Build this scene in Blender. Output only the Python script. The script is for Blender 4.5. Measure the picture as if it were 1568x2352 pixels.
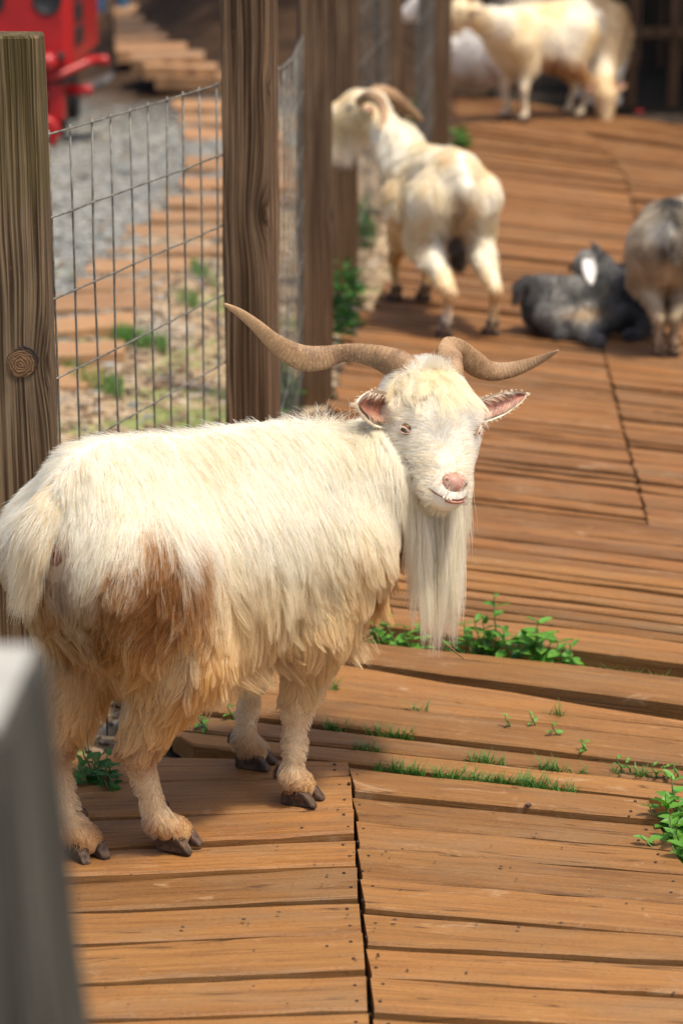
import bpy, math, random
import numpy as np
from mathutils import Vector, Matrix, kdtree

for o in list(bpy.data.objects):
    bpy.data.objects.remove(o)
scene = bpy.context.scene
COL = scene.collection
rng = np.random.default_rng(7)
random.seed(7)

# ------------------------------------------------------------------ camera
# pixel helpers work in a 1568 x 2352 copy of the photograph
FPX, CXP, CYP = 5600.0, 784.0, 1176.0
PITCH, CAMH = math.radians(15.53), 1.6
CP, SP = math.cos(PITCH), math.sin(PITCH)
cam_d = bpy.data.cameras.new('camera')
cam = bpy.data.objects.new('camera', cam_d)
COL.objects.link(cam)
cam.location = (0, 0, CAMH)
cam.rotation_euler = (math.pi / 2 - PITCH, 0, 0)
cam_d.sensor_fit = 'VERTICAL'
cam_d.sensor_height = 36.0
cam_d.sensor_width = 24.0
cam_d.lens = FPX / 2352 * 36
cam_d.clip_end = 500
cam_d.dof.use_dof = True
cam_d.dof.focus_distance = 4.02
cam_d.dof.aperture_fstop = 4.0
scene.camera = cam

# ------------------------------------------------------------------ light
SUN_DIR = Vector((-0.34, 0.24, -1.0)).normalized()      # the way the light travels
world = bpy.data.worlds.new('World')
scene.world = world
world.use_nodes = True
wn = world.node_tree.nodes
sky = wn.new('ShaderNodeTexSky')
sky.sky_type = 'NISHITA'
sky.sun_disc = False
sky.sun_elevation = math.asin(-SUN_DIR.z)
sky.sun_rotation = math.atan2(-SUN_DIR.x, -SUN_DIR.y)
sky.air_density = 0.75
sky.dust_density = 5.0
sky.ozone_density = 1.0
world.node_tree.links.new(sky.outputs[0], wn['Background'].inputs[0])
wn['Background'].inputs[1].default_value = 0.14
sl = bpy.data.lights.new('sun', 'SUN')
sl.energy = 3.1
sl.angle = math.radians(6.0)
sl.color = (1.0, 0.89, 0.71)
sun = bpy.data.objects.new('sun', sl)
COL.objects.link(sun)
sun.rotation_euler = SUN_DIR.to_track_quat('-Z', 'Y').to_euler()
sun.location = (2, -3, 8)
scene.view_settings.view_transform = 'Standard'
scene.view_settings.look = 'None'
scene.view_settings.exposure = 0.46
scene.view_settings.gamma = 1.0
scene.view_settings.use_curve_mapping = False
scene.cycles.use_denoising = True
scene.cycles.max_bounces = 10
scene.cycles.diffuse_bounces = 4
scene.cycles.glossy_bounces = 4
scene.cycles.transmission_bounces = 8
scene.cycles.use_adaptive_sampling = True
scene.cycles.adaptive_threshold = 0.015


# ------------------------------------------------------------------ helpers
def G(px, py, z=0.0):
    """photo pixel -> point on the horizontal plane z"""
    u = (px - CXP) / FPX
    v = (CYP - py) / FPX
    t = (z - CAMH) / (v * CP - SP)
    return np.array([t * u, t * (CP + v * SP), z])


def PT(px, py, d):
    """photo pixel at axial depth d -> point"""
    u = (px - CXP) / FPX
    v = (CYP - py) / FPX
    return np.array([d * u, d * (CP + v * SP), CAMH + d * (v * CP - SP)])


def tag(o, label=None, cat=None, group=None, kind=None):
    if label: o['label'] = label
    if cat: o['category'] = cat
    if group: o['group'] = group
    if kind: o['kind'] = kind
    return o


def empty(name, loc=(0, 0, 0)):
    o = bpy.data.objects.new(name, None)
    o.empty_display_size = 0.05
    COL.objects.link(o)
    o.location = loc
    return o


def mesh_obj(name, verts, faces, mat=None, parent=None, smooth=False, off=None):
    """verts in the parent's local frame (parents are unrotated unless stated)"""
    me = bpy.data.meshes.new(name)
    v = np.asarray(verts, dtype=float)
    if off is not None:
        v = v - np.asarray(off)
    me.from_pydata(v.tolist(), [], [tuple(int(i) for i in f) for f in faces])
    if smooth:
        me.polygons.foreach_set('use_smooth', [True] * len(me.polygons))
    me.update()
    o = bpy.data.objects.new(name, me)
    COL.objects.link(o)
    if mat:
        me.materials.append(mat)
    if parent:
        o.parent = parent
    return o


class MB:
    """collects shapes for one mesh"""
    def __init__(self):
        self.v, self.f = [], []

    def add(self, v, f):
        b = len(self.v)
        self.v += [tuple(x) for x in v]
        self.f += [tuple(i + b for i in q) for q in f]
        return self

    def box(self, c, s, R=None, bev=0.0):
        c = np.array(c, float); s = np.array(s, float) / 2
        if bev <= 0:
            pts = np.array([[x, y, z] for x in (-1, 1) for y in (-1, 1) for z in (-1, 1)]) * s
            fs = [(0, 1, 3, 2), (4, 6, 7, 5), (0, 4, 5, 1), (2, 3, 7, 6), (0, 2, 6, 4), (1, 5, 7, 3)]
        else:
            x, y, z = s; b = bev
            prof = [(-x + b, -y), (x - b, -y), (x, -y + b), (x, y - b), (x - b, y), (-x + b, y), (-x, y - b), (-x, -y + b)]
            pin = [(px * (x - b) / x, py * (y - b) / y) for px, py in prof]
            pts = []
            for (pp, zz) in ((pin, -z), (prof, -z + b), (prof, z - b), (pin, z)):
                pts += [(px, py, zz) for px, py in pp]
            pts = np.array(pts)
            fs = [tuple(range(7, -1, -1)), tuple(range(24, 32))]
            for r in range(3):
                for i in range(8):
                    j = (i + 1) % 8
                    fs.append((r * 8 + i, r * 8 + j, r * 8 + 8 + j, r * 8 + 8 + i))
        if R is not None:
            pts = pts @ np.array(R).T
        return self.add(pts + c, fs)

    def tube(self, pts, rad, n=8, cap=True):
        pts = [np.array(p, float) for p in pts]
        if np.isscalar(rad): rad = [rad] * len(pts)
        vs = []
        up = np.array([0.0, 0, 1])
        prev = None
        for i, p in enumerate(pts):
            t = pts[min(i + 1, len(pts) - 1)] - pts[max(i - 1, 0)]
            t = t / (np.linalg.norm(t) + 1e-9)
            a = prev if prev is not None else (up if abs(t[2]) < 0.9 else np.array([1.0, 0, 0]))
            a = a - t * a.dot(t); a /= np.linalg.norm(a) + 1e-9
            prev = a
            b = np.cross(t, a)
            for k in range(n):
                w = 2 * math.pi * k / n
                vs.append(p + rad[i] * (a * math.cos(w) + b * math.sin(w)))
        fs = []
        for i in range(len(pts) - 1):
            for k in range(n):
                j = (k + 1) % n
                fs.append((i * n + k, i * n + j, i * n + n + j, i * n + n + k))
        if cap:
            fs.append(tuple(range(n - 1, -1, -1)))
            fs.append(tuple(range((len(pts) - 1) * n, len(pts) * n)))
        return self.add(vs, fs)

    def lathe(self, c, axis, prof, n=20):
        """prof: (distance along axis, radius)"""
        axis = np.array(axis, float); axis /= np.linalg.norm(axis)
        a = np.array([0, 0, 1.0]) if abs(axis[2]) < .9 else np.array([1.0, 0, 0])
        a = a - axis * a.dot(axis); a /= np.linalg.norm(a); b = np.cross(axis, a)
        vs, fs = [], []
        for h, r in prof:
            for k in range(n):
                w = 2 * math.pi * k / n
                vs.append(np.array(c) + axis * h + max(r, 1e-4) * (a * math.cos(w) + b * math.sin(w)))
        for i in range(len(prof) - 1):
            for k in range(n):
                j = (k + 1) % n
                fs.append((i * n + k, i * n + j, i * n + n + j, i * n + n + k))
        fs.append(tuple(range(n - 1, -1, -1)))
        fs.append(tuple(range((len(prof) - 1) * n, len(prof) * n)))
        return self.add(vs, fs)

    def build(self, name, mat=None, parent=None, smooth=False, off=None):
        return mesh_obj(name, self.v, self.f, mat, parent, smooth, off)


# ------------------------------------------------------------------ materials
class NT:
    def __init__(self, name):
        self.m = bpy.data.materials.new(name)
        self.m.use_nodes = True
        self.t = self.m.node_tree
        self.b = self.t.nodes['Principled BSDF']
        self.out = self.t.nodes['Material Output']

    def n(self, typ, **kw):
        x = self.t.nodes.new('ShaderNode' + typ)
        for k, v in kw.items():
            setattr(x, k, v)
        return x

    def l(self, a, b):
        self.t.links.new(a, b)

    def sock(self, s, v):
        if isinstance(v, bpy.types.NodeSocket): self.l(v, s)
        else: s.default_value = v

    def math(self, op, a, b=0.0, c=0.0):
        x = self.n('Math', operation=op)
        self.sock(x.inputs[0], a); self.sock(x.inputs[1], b)
        if op in ('MULTIPLY_ADD', 'SMOOTH_MIN', 'SMOOTH_MAX'): self.sock(x.inputs[2], c)
        return x.outputs[0]

    def vmath(self, op, a, b):
        x = self.n('VectorMath', operation=op)
        self.sock(x.inputs[0], a); self.sock(x.inputs[1], b)
        return x.outputs[0] if op not in ('LENGTH', 'DISTANCE', 'DOT_PRODUCT') else x.outputs['Value']

    def noise(self, vec, scale, detail=3, rough=.55, dist=0.0):
        x = self.n('TexNoise')
        self.l(vec, x.inputs['Vector'])
        x.inputs['Scale'].default_value = scale
        x.inputs['Detail'].default_value = detail
        x.inputs['Roughness'].default_value = rough
        x.inputs['Distortion'].default_value = dist
        return x.outputs['Fac']

    def ramp(self, fac, stops):
        x = self.n('ValToRGB')
        self.l(fac, x.inputs[0])
        e = x.color_ramp.elements
        while len(e) < len(stops): e.new(0.5)
        for i, (p, c) in enumerate(stops):
            e[i].position = p
            e[i].color = (*c, 1) if len(c) == 3 else c
        return x.outputs[0]

    def mix(self, fac, a, b, typ='MIX'):
        x = self.n('Mix', data_type='RGBA', blend_type=typ)
        self.sock(x.inputs[0], fac)
        for s, v in ((x.inputs[6], a), (x.inputs[7], b)):
            if isinstance(v, bpy.types.NodeSocket): self.l(v, s)
            else: s.default_value = (*v, 1) if len(v) == 3 else v
        return x.outputs[2]

    def bump(self, h, strength=.4, dist=.01, normal=None):
        x = self.n('Bump')
        x.inputs['Strength'].default_value = strength
        x.inputs['Distance'].default_value = dist
        self.l(h, x.inputs['Height'])
        if normal is not None: self.l(normal, x.inputs['Normal'])
        self.l(x.outputs[0], self.b.inputs['Normal'])
        return x.outputs[0]

    def coord(self, what='Object'):
        return self.n('TexCoord').outputs[what]

    def mapped(self, vec, scale=(1, 1, 1), loc=(0, 0, 0)):
        x = self.n('Mapping')
        x.inputs['Scale'].default_value = scale
        x.inputs['Location'].default_value = loc
        self.l(vec, x.inputs['Vector'])
        return x.outputs[0]

    def rand(self):
        return self.n('ObjectInfo').outputs['Random']

    def base(self, c):
        if isinstance(c, bpy.types.NodeSocket): self.l(c, self.b.inputs['Base Color'])
        else: self.b.inputs['Base Color'].default_value = (*c, 1)

    def rough(self, r):
        self.sock(self.b.inputs['Roughness'], r)


def plain(name, c, rough=.6, metal=0.0, var=.15, scale=14):
    t = NT(name)
    v = t.noise(t.coord(), scale, 4)
    d = tuple(x * (1 - var * 2) for x in c); e = tuple(min(1, x * (1 + var)) for x in c)
    t.base(t.ramp(v, [(.3, d), (.7, e)]))
    t.rough(rough)
    t.b.inputs['Metallic'].default_value = metal
    t.bump(v, .15, .004)
    return t.m


def wood_flat(name, light, mid, dark, dirt, rough=.62):
    """planks: grain along local X, each object its own tone"""
    t = NT(name)
    co = t.coord()
    r = t.rand()
    rv = t.n('CombineXYZ')
    t.l(t.math('MULTIPLY', r, 37.0), rv.inputs[0]); t.l(t.math('MULTIPLY', r, 91.0), rv.inputs[1]); t.l(t.math('MULTIPLY', r, 13.0), rv.inputs[2])
    v = t.vmath('ADD', co, rv.outputs[0])
    g1 = t.noise(t.mapped(v, (2.2, 42, 42)), 1.0, 6, .62, 0.5)
    g2 = t.noise(t.mapped(v, (6, 190, 190)), 1.0, 4, .6, 0.3)
    blot = t.noise(t.mapped(v, (1.4, 5.5, 5)), 1.6, 5, .62)
    fine = t.noise(v, 120, 3, .7)
    c = t.ramp(g1, [(.22, dark), (.42, mid), (.66, light)])
    c = t.mix(t.ramp(g2, [(.46, (0, 0, 0)), (.66, (.6, .6, .6))]), c, dark)
    c = t.mix(t.ramp(blot, [(.38, (0, 0, 0)), (.68, (.62, .62, .62))]), c, light)
    tone = t.ramp(r, [(0, (.72, .70, .68)), (.35, (.95, .93, .92)), (.7, (1.08, 1.04, 1.0)), (1, (1.0, .90, .82))])
    c = t.mix(1.0, c, tone, 'MULTIPLY')
    # dried mud smears and dark specks
    spots = t.noise(t.mapped(v, (16, 24, 20)), 2.2, 5, .72)
    c = t.mix(t.ramp(spots, [(.66, (0, 0, 0)), (.74, (.75, .75, .75))]), c, dirt)
    # pale scuffs
    scuff = t.noise(t.mapped(v, (5, 16, 10)), 1.5, 6, .75, 1.2)
    c = t.mix(t.ramp(scuff, [(.58, (0, 0, 0)), (.70, (.45, .45, .45))]), c, (.46, .32, .19))
    worn = t.noise(t.mapped(v, (2.5, 6, 5)), 1.3, 6, .7)
    c = t.mix(t.ramp(worn, [(.48, (0, 0, 0)), (.68, (.5, .5, .5))]), c, (.19, .125, .068))
    # pores and grit, stretched a little along the grain
    por = t.noise(t.mapped(v, (150, 420, 300)), 1.0, 2, .6)
    c = t.mix(t.ramp(por, [(.58, (0, 0, 0)), (.70, (.55, .55, .55))]), c, dark)
    c = t.mix(t.ramp(por, [(.28, (.45, .45, .45)), (.40, (0, 0, 0))]), c, light)
    # long drying cracks
    wv = t.noise(t.mapped(v, (1.1, 34, 20)), 1.0, 2, .5, .2)
    crack = t.ramp(t.math('ABSOLUTE', t.math('SUBTRACT', wv, .5)), [(0.0, (1, 1, 1)), (.010, (0, 0, 0))])
    cm = t.math('MULTIPLY', crack, t.ramp(blot, [(.46, (0, 0, 0)), (.52, (1, 1, 1))]))
    c = t.mix(t.math('MULTIPLY', cm, .8), c, tuple(x * .3 for x in dark))
    t.base(c)
    t.rough(t.math('MULTIPLY_ADD', fine, .25, rough - .1))
    t.bump(g2, .35, .003)
    t.b.inputs['Specular IOR Level'].default_value = .3
    return t.m


def wood_post(name, dark, mid, light, moss=0.0, knots=(), freq=62):
    """posts: grain along local Z; knots as (u, z, size) bend the grain"""
    t = NT(name)
    co = t.coord()
    sx = t.n('SeparateXYZ'); t.l(co, sx.inputs[0])
    u = t.math('ADD', sx.outputs[0], sx.outputs[1])
    z = sx.outputs[2]
    wob = t.noise(t.mapped(co, (3, 3, 1.0)), 2.0, 3, .5)
    u2 = t.math('ADD', u, t.math('MULTIPLY', t.math('SUBTRACT', wob, .5), .008))
    kd = None
    for (ku, kz, ks) in (knots or ()):
        du = t.math('SUBTRACT', u, ku); dz = t.math('MULTIPLY', t.math('SUBTRACT', z, kz), .55)
        rr = t.math('SQRT', t.math('ADD', t.math('MULTIPLY', du, du), t.math('MULTIPLY', dz, dz)))
        e = t.math('POWER', 2.718, t.math('MULTIPLY', rr, -1.0 / ks))
        u2 = t.math('ADD', u2, t.math('MULTIPLY', e, ks * 2.2))
        kd = e if kd is None else t.math('MAXIMUM', kd, e)
    cb = t.n('CombineXYZ')
    t.l(u2, cb.inputs[0]); t.l(t.math('MULTIPLY', sx.outputs[1], .3), cb.inputs[1]); t.l(t.math('MULTIPLY', z, .012), cb.inputs[2])
    ridge = t.noise(cb.outputs[0], freq * 2.4, 2, .5)
    cb2 = t.n('CombineXYZ')
    t.l(t.math('MULTIPLY', u2, 1.0), cb2.inputs[0]); t.l(t.math('MULTIPLY', z, .16), cb2.inputs[2]); t.l(sx.outputs[1], cb2.inputs[1])
    fib = t.noise(cb2.outputs[0], 420, 4, .65)
    c = t.ramp(ridge, [(.38, dark), (.47, mid), (.56, light), (.66, tuple(x * 1.25 for x in light))])
    c = t.mix(t.math('MULTIPLY', fib, .4), c, mid)
    sp = t.noise(t.mapped(co, (1, 1, 1)), 55, 4, .7)
    c = t.mix(t.ramp(sp, [(.62, (0, 0, 0)), (.78, (.5, .5, .5))]), c, light)
    big = t.noise(t.mapped(co, (4, 4, 1.4)), 2.0, 4, .6)
    c = t.mix(t.ramp(big, [(.45, (0, 0, 0)), (.72, (.6, .6, .6))]), c, tuple(x * .9 for x in dark))
    # damp reddish lower part, weathered grey top
    c = t.mix(t.ramp(z, [(.0, (.45, .45, .45)), (.6, (0, 0, 0))]), c, (.15, .078, .034), 'MIX') if knots is not None else c
    if moss:
        mz = t.ramp(t.math('ADD', z, t.math('MULTIPLY', big, .35)), [(.72, (0, 0, 0)), (1.0, (moss, moss, moss))]) if False else t.math('MULTIPLY', t.ramp(z, [(.95, (0, 0, 0)), (1.0, (1, 1, 1))]), t.math('MULTIPLY', big, moss))
        c = t.mix(mz, c, (.10, .095, .02))
    if kd is not None:
        c = t.mix(t.ramp(kd, [(.52, (0, 0, 0)), (.68, (.85, .85, .85))]), c, (.045, .022, .01))
    t.base(c)
    t.rough(.85)
    t.b.inputs['Specular IOR Level'].default_value = .2
    t.bump(ridge, 1.0, .009)
    return t.m


M = {}
M['deck'] = wood_flat('deck_wood', (.300, .150, .047), (.215, .099, .030), (.105, .045, .015), (.05, .022, .009))
M['deck_far'] = wood_flat('deck_wood_worn', (.275, .130, .043), (.19, .084, .028), (.09, .037, .013), (.045, .019, .008))
M['sleeper'] = wood_flat('sleeper_wood', (.40, .245, .13), (.32, .18, .088), (.18, .095, .045), (.12, .07, .04))
M['post'] = wood_post('post_wood', (.036, .020, .011), (.095, .054, .029), (.21, .138, .082), 0, ((.02, 1.09, .018), (-.005, .83, .026)))
M['post_moss'] = wood_post('post_mossy_wood', (.034, .021, .011), (.088, .056, .030), (.21, .15, .092), .45, ((.012, .695, .024),), 70)
M['post_plain'] = wood_post('post_plain_wood', (.034, .020, .012), (.08, .049, .028), (.155, .102, .064), 0, ((.0, .5, .02),))
M['grey_wood'] = wood_post('weathered_grey_wood', (.018, .0175, .015), (.042, .041, .036), (.085, .083, .074), 0, None)
M['shed'] = wood_post('shed_dark_wood', (.012, .010, .008), (.03, .024, .018), (.07, .055, .04), 0, None)
M['wire'] = plain('galvanised_wire', (.17, .165, .145), .6, .3, .3, 60)
M['red'] = plain('red_paint', (.36, .009, .011), .38, 0, .12, 8)  # red darkened so the locomotive's shade is in the paint colour
M['black'] = plain('black_paint', (.012, .012, .013), .5, 0, .2, 8)
M['grey_paint'] = plain('grey_paint', (.10, .10, .10), .55, 0, .2, 8)
M['steel'] = plain('dull_steel', (.2, .2, .2), .45, .6, .2, 8)
M['hoof'] = plain('hoof_horn', (.085, .048, .027), .75, 0, .45, 90)
M['pink'] = plain('nose_skin', (.40, .20, .15), .5, 0, .12, 90)
M['lip'] = plain('lip_skin', (.42, .20, .15), .45, 0, .12, 70)
M['ear_in'] = plain('ear_lining_skin', (.30, .125, .085), .6, 0, .35, 60)
M['dark_skin'] = plain('dark_skin', (.06, .02, .015), .5, 0, .2, 60)
M['grey_spot'] = plain('nose_freckle', (.12, .10, .10), .5, 0, .1, 60)
M['lid'] = plain('eyelid_skin', (.62, .44, .36), .6, 0, .1, 60)
M['tooth'] = plain('tooth_enamel', (.75, .66, .5), .3, 0, .05, 60)
M['eye'] = plain('eye_amber', (.20, .095, .025), .08, 0, .25, 120)
M['pupil'] = plain('eye_pupil', (.006, .006, .006), .1, 0, .1, 60)
M['jeans'] = plain('blue_denim', (.05, .15, .30), .85, 0, .15, 60)
M['shirt'] = plain('grey_cotton', (.3, .3, .32), .9, 0, .1, 30)
M['skin'] = plain('human_skin', (.45, .24, .15), .55, 0, .06, 20)
M['sandal'] = plain('brown_leather', (.10, .05, .025), .6, 0, .15, 20)
M['hairdark'] = plain('dark_hair', (.02, .013, .01), .6, 0, .2, 40)


def leaf_mat(name, c1, c2):
    t = NT(name)
    r = t.rand()
    v = t.noise(t.coord(), 60, 3)
    c = t.mix(r, c1, c2)
    c = t.mix(t.math('MULTIPLY', v, .5), c, tuple(x * .55 for x in c1))
    t.base(c)
    t.rough(.45)
    t.b.inputs['Specular IOR Level'].default_value = .35
    tr = t.n('BsdfTranslucent')
    t.l(t.mix(1.0, c, (1.3, 1.3, .6), 'MULTIPLY'), tr.inputs[0])
    ms = t.n('MixShader')
    ms.inputs[0].default_value = .32
    t.l(t.b.outputs[0], ms.inputs[1]); t.l(tr.outputs[0], ms.inputs[2])
    t.l(ms.outputs[0], t.out.inputs[0])
    return t.m


M['leaf'] = leaf_mat('weed_leaf', (.085, .25, .032), (.17, .40, .06))
M['leaf_dark'] = leaf_mat('shrub_leaf', (.025, .11, .02), (.08, .24, .04))
M['grass'] = leaf_mat('grass_blade', (.05, .16, .025), (.13, .26, .06))
M['stem'] = plain('weed_stem', (.12, .2, .05), .6, 0, .15, 30)


def horn_mat():
    t = NT('goat_horn')
    uv = t.n('Attribute', attribute_name='along').outputs['Fac']
    co = t.coord()
    wob = t.noise(co, 45, 4, .6)
    a = t.math('ADD', t.math('MULTIPLY', uv, 330.0), t.math('MULTIPLY', wob, 9.0))
    rings = t.math('MULTIPLY_ADD', t.math('SINE', a), .5, .5)
    fine = t.noise(t.mapped(co, (1, 1, 1)), 260, 4, .65)
    c = t.ramp(rings, [(.0, (.29, .175, .088)), (1.0, (.35, .22, .115))])
    str_ = t.noise(t.mapped(co, (1, 1, 1)), 22, 5, .7)
    c = t.mix(t.ramp(str_, [(.42, (0, 0, 0)), (.6, (.85, .85, .85))]), c, (.165, .09, .045))
    c = t.mix(t.ramp(fine, [(.56, (0, 0, 0)), (.74, (.8, .8, .8))]), c, (.58, .42, .22))
    c = t.mix(t.ramp(uv, [(.62, (0, 0, 0)), (1.0, (.85, .85, .85))]), c, (.40, .26, .14))
    t.base(c)
    t.rough(.6)
    t.bump(t.math('ADD', t.math('MULTIPLY', rings, .3), t.math('MULTIPLY', fine, .8)), .45, .002)
    return t.m


M['horn'] = horn_mat()


def hair_mat(name, rough=.35):
    t = NT(name)
    t.t.nodes.remove(t.b)
    h = t.n('BsdfHairPrincipled')
    try:
        h.model = 'CHIANG'
    except Exception:
        pass
    h.parametrization = 'COLOR'
    at = t.n('Attribute', attribute_name='tint')
    t.l(at.outputs['Color'], h.inputs['Color'])
    h.inputs['Roughness'].default_value = rough
    h.inputs['Radial Roughness'].default_value = .5
    h.inputs['Random Roughness'].default_value = .1
    df = t.n('BsdfDiffuse'); tr = t.n('BsdfTranslucent')
    t.l(at.outputs['Color'], df.inputs['Color']); t.l(at.outputs['Color'], tr.inputs['Color'])
    m1 = t.n('MixShader'); m1.inputs[0].default_value = .42
    t.l(df.outputs[0], m1.inputs[1]); t.l(tr.outputs[0], m1.inputs[2])
    m2 = t.n('MixShader'); m2.inputs[0].default_value = .5
    t.l(m1.outputs[0], m2.inputs[1]); t.l(h.outputs[0], m2.inputs[2])
    t.l(m2.outputs[0], t.out.inputs[0])
    return t.m


M['fur'] = hair_mat('goat_fur')


def hide_mat(name):
    t = NT(name)
    at = t.n('Attribute', attribute_name='tint')
    t.l(at.outputs['Color'], t.b.inputs['Base Color'])
    t.rough(.9)
    t.b.inputs['Specular IOR Level'].default_value = .1
    return t.m


M['hide'] = hide_mat('goat_hide')


def gravel_ground():
    t = NT('gravel_ground')
    co = t.coord()
    sx = t.n('SeparateXYZ'); t.l(co, sx.inputs[0])
    vo = t.n('TexVoronoi'); vo.inputs['Scale'].default_value = 38
    t.l(co, vo.inputs['Vector'])
    stone = t.n('SeparateColor'); t.l(vo.outputs['Color'], stone.inputs[0])
    tan = t.ramp(stone.outputs[0], [(0, (.15, .10, .06)), (.4, (.30, .215, .13)), (.8, (.40, .30, .19)), (1, (.50, .42, .31))])
    blue = t.ramp(stone.outputs[1], [(0, (.05, .058, .06)), (.35, (.12, .14, .145)), (.7, (.22, .245, .25)), (1, (.38, .39, .37))])
    big = t.noise(co, 1.1, 4, .6)
    fx = t.math('ADD', t.math('MULTIPLY', t.math('ADD', sx.outputs[0], t.math('MULTIPLY', t.math('SUBTRACT', sx.outputs[1], 9.0), -.09)), -1.0), t.math('MULTIPLY', t.math('SUBTRACT', big, .5), 2.2))
    c = t.mix(t.ramp(fx, [(.62, (0, 0, 0)), (1.0, (.85, .85, .85))]), tan, blue)
    # bare brown soil on the far bank
    soil = t.noise(co, 3.0, 5, .65)
    sc = t.ramp(soil, [(.3, (.018, .011, .006)), (.6, (.06, .033, .017)), (.8, (.15, .085, .042))])
    sm = t.math('ADD', sx.outputs[1], t.math('MULTIPLY', t.math('SUBTRACT', big, .5), 3.0))
    smx = t.math('MULTIPLY', t.ramp(t.math('MULTIPLY', t.math('SUBTRACT', sm, 14.5), .5), [(.0, (0, 0, 0)), (1, (1, 1, 1))]), 1.0)
    c = t.mix(smx, c, sc)
    # moss and short green patches close to the fence
    mo = t.noise(t.mapped(co, (1, .8, 1)), 2.3, 4, .6)
    near = t.math('MULTIPLY', t.ramp(t.math('MULTIPLY', sx.outputs[1], .1), [(.5, (1, 1, 1)), (.88, (1, 1, 1)), (1.0, (0, 0, 0))]), t.ramp(mo, [(.52, (0, 0, 0)), (.62, (.8, .8, .8))]))
    c = t.mix(near, c, t.mix(stone.outputs[2], (.10, .16, .035), (.2, .26, .08)))
    t.base(c)
    t.rough(.95)
    t.b.inputs['Specular IOR Level'].default_value = .15
    t.bump(t.math('ADD', t.math('MULTIPLY', vo.outputs['Distance'], -1.0), big), .8, .02)
    return t.m


M['ground'] = gravel_ground()


def stone_mat():
    t = NT('loose_stone')
    at = t.n('Attribute', attribute_name='tint')
    v = t.noise(t.coord(), 90, 3)
    t.l(t.mix(t.math('MULTIPLY', v, .5), at.outputs['Color'], (.1, .08, .06)), t.b.inputs['Base Color'])
    t.rough(.9)
    return t.m


M['stone'] = stone_mat()


def set_tint(o, cols, domain='POINT'):
    me = o.data
    a = me.attributes.new('tint', 'FLOAT_COLOR', domain)
    c = np.ones((len(cols), 4)); c[:, :3] = cols
    a.data.foreach_set('color', c.ravel())


# ------------------------------------------------------------------ terrain
def smooth(a, b, x):
    t = np.clip((x - a) / (b - a), 0, 1)
    return t * t * (3 - 2 * t)


def terr(x, y):
    x = np.asarray(x, float); y = np.asarray(y, float)
    z = -0.09 + 0 * x
    z = z - .06 * (1 - smooth(4.6, 6.6, y)) * (1 - smooth(-.9, -.35, x)) * 1.0
    z = z - .08 * (1 - smooth(3.0, 6.2, y))
    z = z + 1.6 * smooth(15.5, 24, y) * smooth(-1.9, -.2, x - (y - 17) * -.05) * (1 - smooth(.2, .8, x))
    z = z + 3.0 * smooth(27, 40, y)
    z = z + .012 * np.sin(3.1 * x + 1.7 * y) + .01 * np.sin(7.3 * x - 4.1 * y)
    return z


xs = np.concatenate([np.linspace(-60, -6, 10)[:-1], np.linspace(-6, 6, 81), np.linspace(6, 60, 10)[1:]])
ys = np.concatenate([np.linspace(-30, 0, 6)[:-1], np.linspace(0, 26, 105), np.linspace(26, 90, 12)[1:]])
X, Y = np.meshgrid(xs, ys)
Z = terr(X, Y)
tv = np.stack([X.ravel(), Y.ravel(), Z.ravel()], 1)
nx_ = len(xs)
tf = [(j * nx_ + i, j * nx_ + i + 1, (j + 1) * nx_ + i + 1, (j + 1) * nx_ + i) for j in range(len(ys) - 1) for i in range(nx_ - 1)]
ground = mesh_obj('ground', tv, tf, M['ground'], None, True)
tag(ground, kind='structure')

# ------------------------------------------------------------------ deck
deck = empty('deck', (0.3, 4.5, 0))
tag(deck, kind='structure')
dk0 = np.array([0.3, 4.5, 0])


_n = MB().lathe((0, 0, 0), (0, 0, 1), [(-.004, .0026), (.0004, .0028), (.0010, .0022), (.0012, .0003)], 9).build('nail_head', plain('rusty_nail', (.045, .022, .014), .7, .3, .3, 80))
NAIL = _n.data
bpy.data.objects.remove(_n)


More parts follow.
